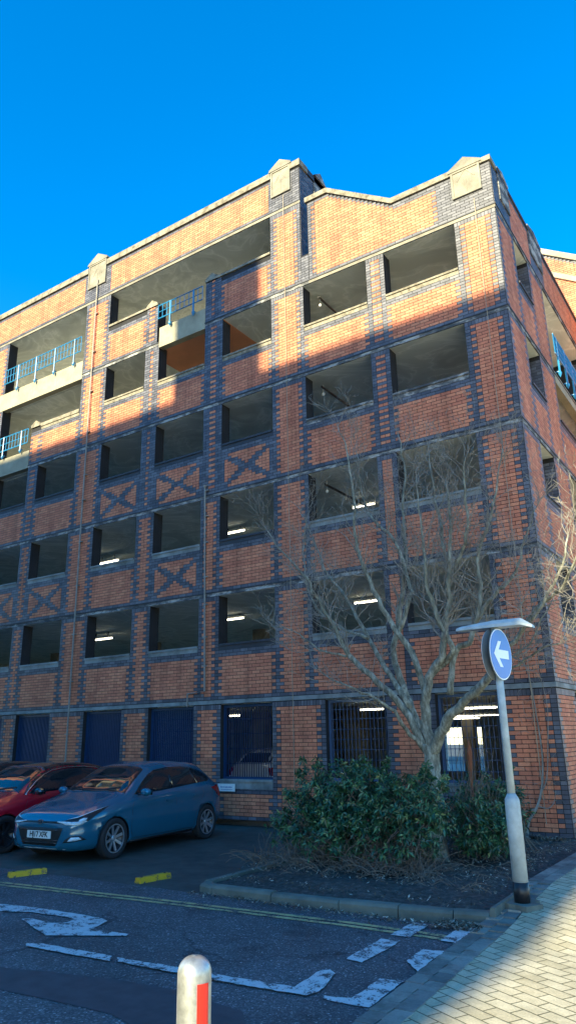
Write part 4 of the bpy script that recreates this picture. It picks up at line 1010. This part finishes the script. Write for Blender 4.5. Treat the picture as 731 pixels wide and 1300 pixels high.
def make_car(name, loc, rz, label, pmat, roof=None, rim='alloy', plate_text=None, doors=4, arc=False, yplate=False, scale=1.):
    c = empty(name, loc, rz, label=label, cat='car', group='cars parked in the row below the car park' if not yplate else None); c.scale = (scale,)*3
    me = CUT.copy(); me.materials.append(pmat); me.materials.append(M['trim']); body = bpy.data.objects.new('body', me); COL.objects.link(body); body.parent = c
    sx = lambda sg: (lambda s, z: (sg*1.2, s-2.0, z))
    fr = lambda x, z: (x, -2.6, z); rr = lambda x, z: (x, 2.6, z); tp = lambda x, s: (x, s-2.0, 2.2)
    for sg in (1, -1):
        dlo = [(1.33, .945), (1.42, 1.00), (1.60, 1.125), (1.82, 1.245), (2.02, 1.315), (2.4, 1.35), (2.85, 1.345), (3.15, 1.315), (3.4, 1.235), (3.62, 1.09), (3.55, 1.055), (3.2, 1.035), (2.6, 1.0), (2.0, .965)]
        patch('side_window', dlo, sx(sg), (-sg, 0, 0), M['glass'], body, .004)
        if arc:
            A = [(1.26, .94), (1.36, 1.02), (1.56, 1.15), (1.80, 1.268), (2.02, 1.34), (2.4, 1.375), (2.9, 1.37), (3.2, 1.34), (3.45, 1.26)]
            B = [(x+.006, z-.016) for x, z in A]; patch('window_trim', A+B[::-1], sx(sg), (-sg, 0, 0), M['chrome'], body, .009, 2)
        if doors == 4: patch('pillar', seg((2.36, .99), (2.40, 1.345), .045), sx(sg), (-sg, 0, 0), M['gloss'], body, .007, 1)
        patch('pillar', seg((3.12, 1.03), (3.05, 1.32), .04), sx(sg), (-sg, 0, 0), M['gloss'], body, .007, 1)
        # shut lines
        for P in ([(1.30, .93), (1.22, .75), (1.20, .38), (1.28, .27)], [(2.38, .98), (2.42, .7), (2.42, .27)], [(3.2, 1.02), (3.28, .85), (3.18, .66), (3.02, .50), (2.98, .3)] if doors == 4 else [(2.6, 1.0), (2.62, .9)], [(1.28, .27), (2.95, .265)]):
            for a, b in zip(P, P[1:]): patch('shut_line', seg(a, b, .008), sx(sg), (-sg, 0, 0), M['trim'], body, .0015, 1, False)
        patch('sill_trim', [(1.22, .20), (2.96, .20), (2.96, .235), (1.22, .235)], sx(sg), (-sg, 0, 0), M['trim'], body, .004, 2)
        for hs in ((2.2, .80), (3.02, .83)) if doors == 4 else ((2.42, .80),):
            m = MB(); hit, nr, _, _ = BV.ray_cast(Vector((sg*2, hs[0]-2, hs[1])), Vector((-sg, 0, 0))); m.obox(hit+Vector((sg*.018, 0, 0)), (.012, 0, 0), (0, .09, .004), (0, 0, .013)); m.build('door_handle', pmat, body)
        # headlight wraps round the front corner
        rd = Vector((-sg*.62, .78, 0)).normalized(); u = Vector((sg*.78, .62, 0)); o0 = Vector((sg*.66, -1.80, 0))-rd*1.2
        cv = lambda a, z: tuple(o0+u*a+Vector((0, 0, z)))
        HL = [(-.36, .615), (-.20, .575), (-.02, .575), (.12, .62), (.36, .775), (.42, .815), (.20, .76), (-.02, .69), (-.22, .64)]
        h = patch('headlight', HL, cv, rd, M['trim'], c, .005, 3)
        patch('lens', [(-.02, .605), (.05, .60), (.09, .64), (.12, .67), (.06, .675), (.0, .65)], cv, rd, M['lens'], h, .009, 2)
        patch('chrome_strip', [(-.36, .617), (-.20, .578), (-.02, .578), (.12, .622), (.10, .635), (-.03, .594), (-.19, .594), (-.33, .625)], cv, rd, M['lens'], h, .010, 2)
        patch('chrome_strip', [(-.20, .648), (-.02, .69), (.20, .758), (.40, .812), (.18, .742), (-.02, .678)], cv, rd, M['lens'], h, .010, 2)
        f = patch('fog_lamp', [(-.24, .32), (-.02, .34), (.12, .36), (.02, .425), (-.12, .42), (-.20, .37)], cv, rd, M['trim'], c, .004, 2)
        patch('lens', [(-.17, .34), (-.02, .355), (.05, .37), (.0, .405), (-.11, .40)], cv, rd, M['lens'], f, .009, 2)
        # tail lamp
        rdt = Vector((-sg*.75, -.66, 0)).normalized(); ut = Vector((-sg*.66, .75, 0)); ot = Vector((sg*.72, 1.78, 0))-rdt*1.2
        ct = lambda a, z: tuple(ot+ut*a+Vector((0, 0, z)))
        patch('tail_lamp', [(-.26, .93), (.02, .97), (.20, .95), (.20, .76), (.06, .74), (-.06, .82)], ct, rdt, M['tail'], c, .006, 3)
        # mirror
        m = MB(); mx = sg*.985; my = -.60; mz = .985; rows = []
        for i in range(7):
            t = -math.pi/2+math.pi*i/6; rows.append([(mx+sg*.03*0+sg*.105*math.cos(a)*math.cos(t), my+.075*math.sin(t), mz+.068*math.sin(a)*math.cos(t)) for a in [6.283*j/12 for j in range(12)]])
        for a, b in zip(rows, rows[1:]):
            for j in range(12): m.quad([a[j], a[(j+1) % 12], b[(j+1) % 12], b[j]])
        mo = m.build('mirror', pmat if not roof else (roof), c, True)
        m = MB(); m.tube([(sg*.80, my+.01, .945), (sg*.90, my, .955)], .018, 6); m.build('mirror_arm', M['trim'], mo)
        m = MB(); m.obox((mx, my+.070, mz), (.082, 0, 0), (0, .004, 0), (0, 0, .048)); m.build('mirror_glass', M['glass'], mo)
        for y in (WF, WB):
            w = empty('wheel', (sg*.79, y, WHR)); w.parent = c; w.rotation_euler = (0, 0, 0 if sg > 0 else math.pi)
            m = MB(); R0 = WHR; m.lathe([(.21, -.10), (.275, -.105), (.305, -.09), (R0, -.05), (R0, .03), (.306, .062), (.28, .075), (.222, .066), (.212, .0)], axis='x', n=40, cap=False); m.build('tyre', M['tyre'], w, True)
            m = MB(); m.lathe([(.216, -.09), (.214, .06), (.222, .068), (.206, .066), (.198, .05), (.196, -.01), (.05, -.03), (.002, -.03)], axis='x', n=40, cap=False); m.build('rim', M['darkalloy'], w, True)
            m = MB(); ns = 8
            for i in range(ns):
                t = 2*math.pi*i/ns+.2; d = Vector((0, math.cos(t), math.sin(t))); e = Vector((0, -math.sin(t), math.cos(t)))
                m.prism([Vector((.03, 0, 0))+d*.03-e*.018, Vector((.03, 0, 0))+d*.03+e*.018, Vector((.052, 0, 0))+d*.205+e*.032, Vector((.052, 0, 0))+d*.205-e*.012], (-.02, 0, 0))
            m.lathe([(.222, .052), (.222, .069), (.203, .069), (.203, .052)], axis='x', n=40, cap=False); m.lathe([(.05, -.01), (.05, .03), (.03, .04), (.002, .042)], axis='x', n=16)
            m.build('spokes', M[rim], w)
            m = MB(); m.lathe([(.13, -.04), (.13, -.03), (.002, -.03)], axis='x', n=24); m.build('brake_disc', M['galv'], w)
    # windscreen and rear window
    ws = [(-.70, 1.20), (-.72, 1.15), (-.4, 1.09), (0, 1.06), (.4, 1.09), (.72, 1.15), (.70, 1.20), (.555, 1.80), (.3, 1.83), (0, 1.84), (-.3, 1.83), (-.555, 1.80)]
    patch('windscreen', ws, tp, (0, 0, -1), M['glass'], body, .004, 4)
    patch('rear_window', [(-.50, 1.33), (.50, 1.33), (.58, 1.08), (-.58, 1.08)], rr, (0, -1, 0), M['glass'], body, .004, 3)
    for sg in (1, -1):
        for a, b in zip([(.05, 1.10), (.35, 1.13)], [(.42, 1.14), (.66, 1.22)]): patch('wiper', seg((a[0]-.25+.0, a[1]), (b[0]-.1, b[1]+.01), .022), tp, (0, 0, -1), M['trim'], c, .014, 2)
        break
    if roof:
        rp = [(-.57, 1.84), (-.3, 1.865), (.3, 1.865), (.57, 1.84), (.56, 2.4), (.555, 3.0), (.54, 3.5), (-.54, 3.5), (-.555, 3.0), (-.56, 2.4)]
        patch('roof_panel', rp, tp, (0, 0, -1), roof, body, .005, 4)
        for sg in (1, -1): patch('roof_pillar', [(1.22, .93), (1.36, .99), (1.84, 1.25), (2.02, 1.325), (2.4, 1.36), (3.2, 1.33), (3.45, 1.24), (3.68, 1.07), (3.80, 1.10), (3.55, 1.36), (3.1, 1.45), (2.3, 1.46), (1.9, 1.42), (1.5, 1.21)], sx(sg), (-sg, 0, 0), roof, body, .003, 3)
    # nose
    gr = patch('grille', [(-.50, .535), (.50, .535), (.44, .40), (.36, .27), (-.36, .27), (-.44, .40)], fr, (0, 1, 0), M['trim'], c, .005, 3)
    for z in (.31, .35, .50): patch('grille_bar', seg((-.40, z), (.40, z), .008), fr, (0, 1, 0), M['gloss'], gr, .010, 2)
    patch('upper_grille', [(-.46, .625), (.46, .625), (.42, .598), (-.42, .598)], fr, (0, 1, 0), M['trim'], c, .005, 2)
    patch('lip_trim', [(-.55, .235), (.55, .235), (.52, .222), (-.52, .222)], fr, (0, 1, 0), M['galv'], c, .006, 2)
    m = MB(); m.prism([(.065*math.cos(t), -2.012, .615+.036*math.sin(t)) for t in [6.283*j/24 for j in range(24)]], (0, .02, 0)); em = m.build('emblem', M['chrome'], c)
    m = MB(); m.prism([(.052*math.cos(t), -2.014, .615+.026*math.sin(t)) for t in [6.283*j/24 for j in range(24)]], (0, .002, 0)); m.build('emblem_field', M['trim'], em)
    m = MB(); m.obox((-.020, -2.016, .615), (.005, 0, .001), (0, .002, 0), (.008, 0, .022)); m.obox((.020, -2.016, .615), (.005, 0, .001), (0, .002, 0), (.008, 0, .022)); m.obox((0, -2.016, .615), (.020, 0, .006), (0, .002, 0), (.0, 0, .004)); m.build('emblem_letter', M['chrome'], em)
    m = MB(); m.box(-.26, .26, -2.022, -2.008, .375, .485); pl = m.build('number_plate', M['plate'], c)
    if plate_text:
        cu = bpy.data.curves.new('t', 'FONT'); cu.body = plate_text; cu.size = .112; cu.align_x = 'CENTER'; cu.align_y = 'CENTER'; cu.extrude = .001; cu.offset = .003; cu.space_character = .95
        to = bpy.data.objects.new('t', cu); COL.objects.link(to); bpy.context.view_layer.update()
        tm = bpy.data.meshes.new_from_object(to.evaluated_get(bpy.context.evaluated_depsgraph_get())); bpy.data.objects.remove(to)
        tm.materials.clear(); tm.materials.append(M['black']); t = bpy.data.objects.new('lettering', tm); COL.objects.link(t); t.parent = pl
        t.rotation_euler = (math.pi/2, 0, 0); t.location = (0, -2.0235, .430); t.scale = (.92, 1.0, 1)
    m = MB(); m.box(-.26, .26, 2.03, 2.04, .62, .73); m.build('rear_number_plate', M['yplate'], c)
    return c
blue = carpaint('blue_car_paint', (.012,.125,.205), metal=.2); redp = carpaint('red_car_paint', (.50,.008,.025), metal=.1); blk = carpaint('dark_car_paint', (.012,.014,.018)); wht = carpaint('white_car_paint', (.7,.72,.74), metal=0)
th_ = R(4.45)
make_car('parked_car', (-7.20, -3.36, ZR), th_, 'blue five-door hatchback with silver alloy wheels and white front plate', blue, plate_text='HJ17 XFK', scale=1.01)
make_car('parked_car', (-9.42, -3.85, ZR), R(4), 'red three-door hatchback with black roof, left of the blue hatchback', redp, roof=M['gloss'], rim='darkalloy', doors=2, arc=True, scale=1.0)
make_car('parked_car', (-11.6, -3.4, ZR), R(4), 'black hatchback parked beyond the red hatchback at the photo edge', blk, rim='darkalloy')
make_car('parked_car', (-9.0, 4.9, -.015), R(180), 'white car parked inside behind the ground-floor grille above the wall sign', wht, yplate=True)
# ------------------------------------------------------------------ the building across the street that shades the lower floors
ob = empty('office_building', (0, -38, 0), label='plain pale office block with a rooftop stair tower across the street behind the viewer', cat='building')
SUN_EL, SUN_DX = R(22), .008
tt = math.tan(SUN_EL); HB = 10.86+32*tt; HT = 15.05+32*tt; sh = 32*SUN_DX
M['office'] = simple('pale_render', (.62,.56,.46), .85, var=.2, scale=2)
m = MB(); m.box(-70, 1.12-.33, 0-6, 6, -.4, HB); m.box(-9.5-sh, -6.45-sh, 0, 6, HB, HT); m.build('wall', M['office'], ob)
m = MB(); m.box(-70.3, 1.12-.27, -6.3, 5.99, HB, HB+.001); m.build('roof', M['floor'], ob)
for fl in range(7):
    for i in range(12):
        x = -3.2-5.4*i; z = 1.2+3.2*fl
        m = MB(); m.box(x-1.2, x+1.2, 6.0, 6.03, z, z+1.6); w = m.build('window', M['glass'], ob)
        if i < 7: m = MB(); m.box(x-1.28, x+1.28, 6.0, 6.12, z-.1, z-.002); m.build('sill', M['conc'], w)
# ------------------------------------------------------------------ light
w = bpy.data.worlds.new('World'); scene.world = w; w.use_nodes = True; nt = w.node_tree
sky = nt.nodes.new('ShaderNodeTexSky'); sky.sky_type = 'NISHITA'; sky.sun_disc = False; sky.sun_elevation = SUN_EL
# the sun stands due -y (behind the viewer), a touch to -x
az = math.atan2(-SUN_DX, -1.0)     # direction towards the sun in (x, y)
sky.sun_rotation = math.atan2(-SUN_DX, -1.0) % (2*math.pi)
sky.air_density = 1.0; sky.dust_density = .2; sky.ozone_density = 3.5; sky.altitude = 50
hs = nt.nodes.new('ShaderNodeHueSaturation'); hs.inputs['Saturation'].default_value = SKY_SAT; hs.inputs['Value'].default_value = 1.0
nt.links.new(sky.outputs[0], hs.inputs['Color']); bg = nt.nodes['Background']; nt.links.new(hs.outputs[0], bg.inputs[0]); bg.inputs[1].default_value = SKY_STR
sd = bpy.data.lights.new('sun', 'SUN'); sd.energy = SUN_STR; sd.angle = R(.5); sd.color = (1., .89, .56); so = bpy.data.objects.new('sun', sd); COL.objects.link(so)
d = Vector((SUN_DX*math.cos(SUN_EL), math.cos(SUN_EL), -math.sin(SUN_EL))); so.rotation_euler = d.to_track_quat('-Z', 'Y').to_euler(); so.location = (0, -20, 30)
# ------------------------------------------------------------------ camera
cd = bpy.data.cameras.new('camera'); co = bpy.data.objects.new('camera', cd); COL.objects.link(co); scene.camera = co
cd.sensor_fit = 'VERTICAL'; cd.sensor_height = 36; cd.sensor_width = 36; cd.lens = 912.06/1300*36; cd.clip_start = .05; cd.clip_end = 2000
yaw, pit, rol = R(-33.6352), R(17.402), R(-1.0853)
Fv = Vector((math.sin(yaw)*math.cos(pit), math.cos(yaw)*math.cos(pit), math.sin(pit))); Rv = Vector((math.cos(yaw), -math.sin(yaw), 0)); Uv = Rv.cross(Fv)
r2 = Rv*math.cos(rol)+Uv*math.sin(rol); u2 = -Rv*math.sin(rol)+Uv*math.cos(rol)
mt = Matrix(((r2.x, u2.x, -Fv.x, 3.4076), (r2.y, u2.y, -Fv.y, -13.6380), (r2.z, u2.z, -Fv.z, 1.7128), (0, 0, 0, 1))); co.matrix_world = mt
vs_ = scene.view_settings; vs_.view_transform = 'Standard'; vs_.look = 'None'; vs_.gamma = 1; vs_.exposure = EXPO; vs_.use_curve_mapping = False
scene.cycles.max_bounces = 7; scene.cycles.diffuse_bounces = 4; scene.cycles.glossy_bounces = 3; scene.cycles.use_denoising = True
scene.cycles.sample_clamp_indirect = 8
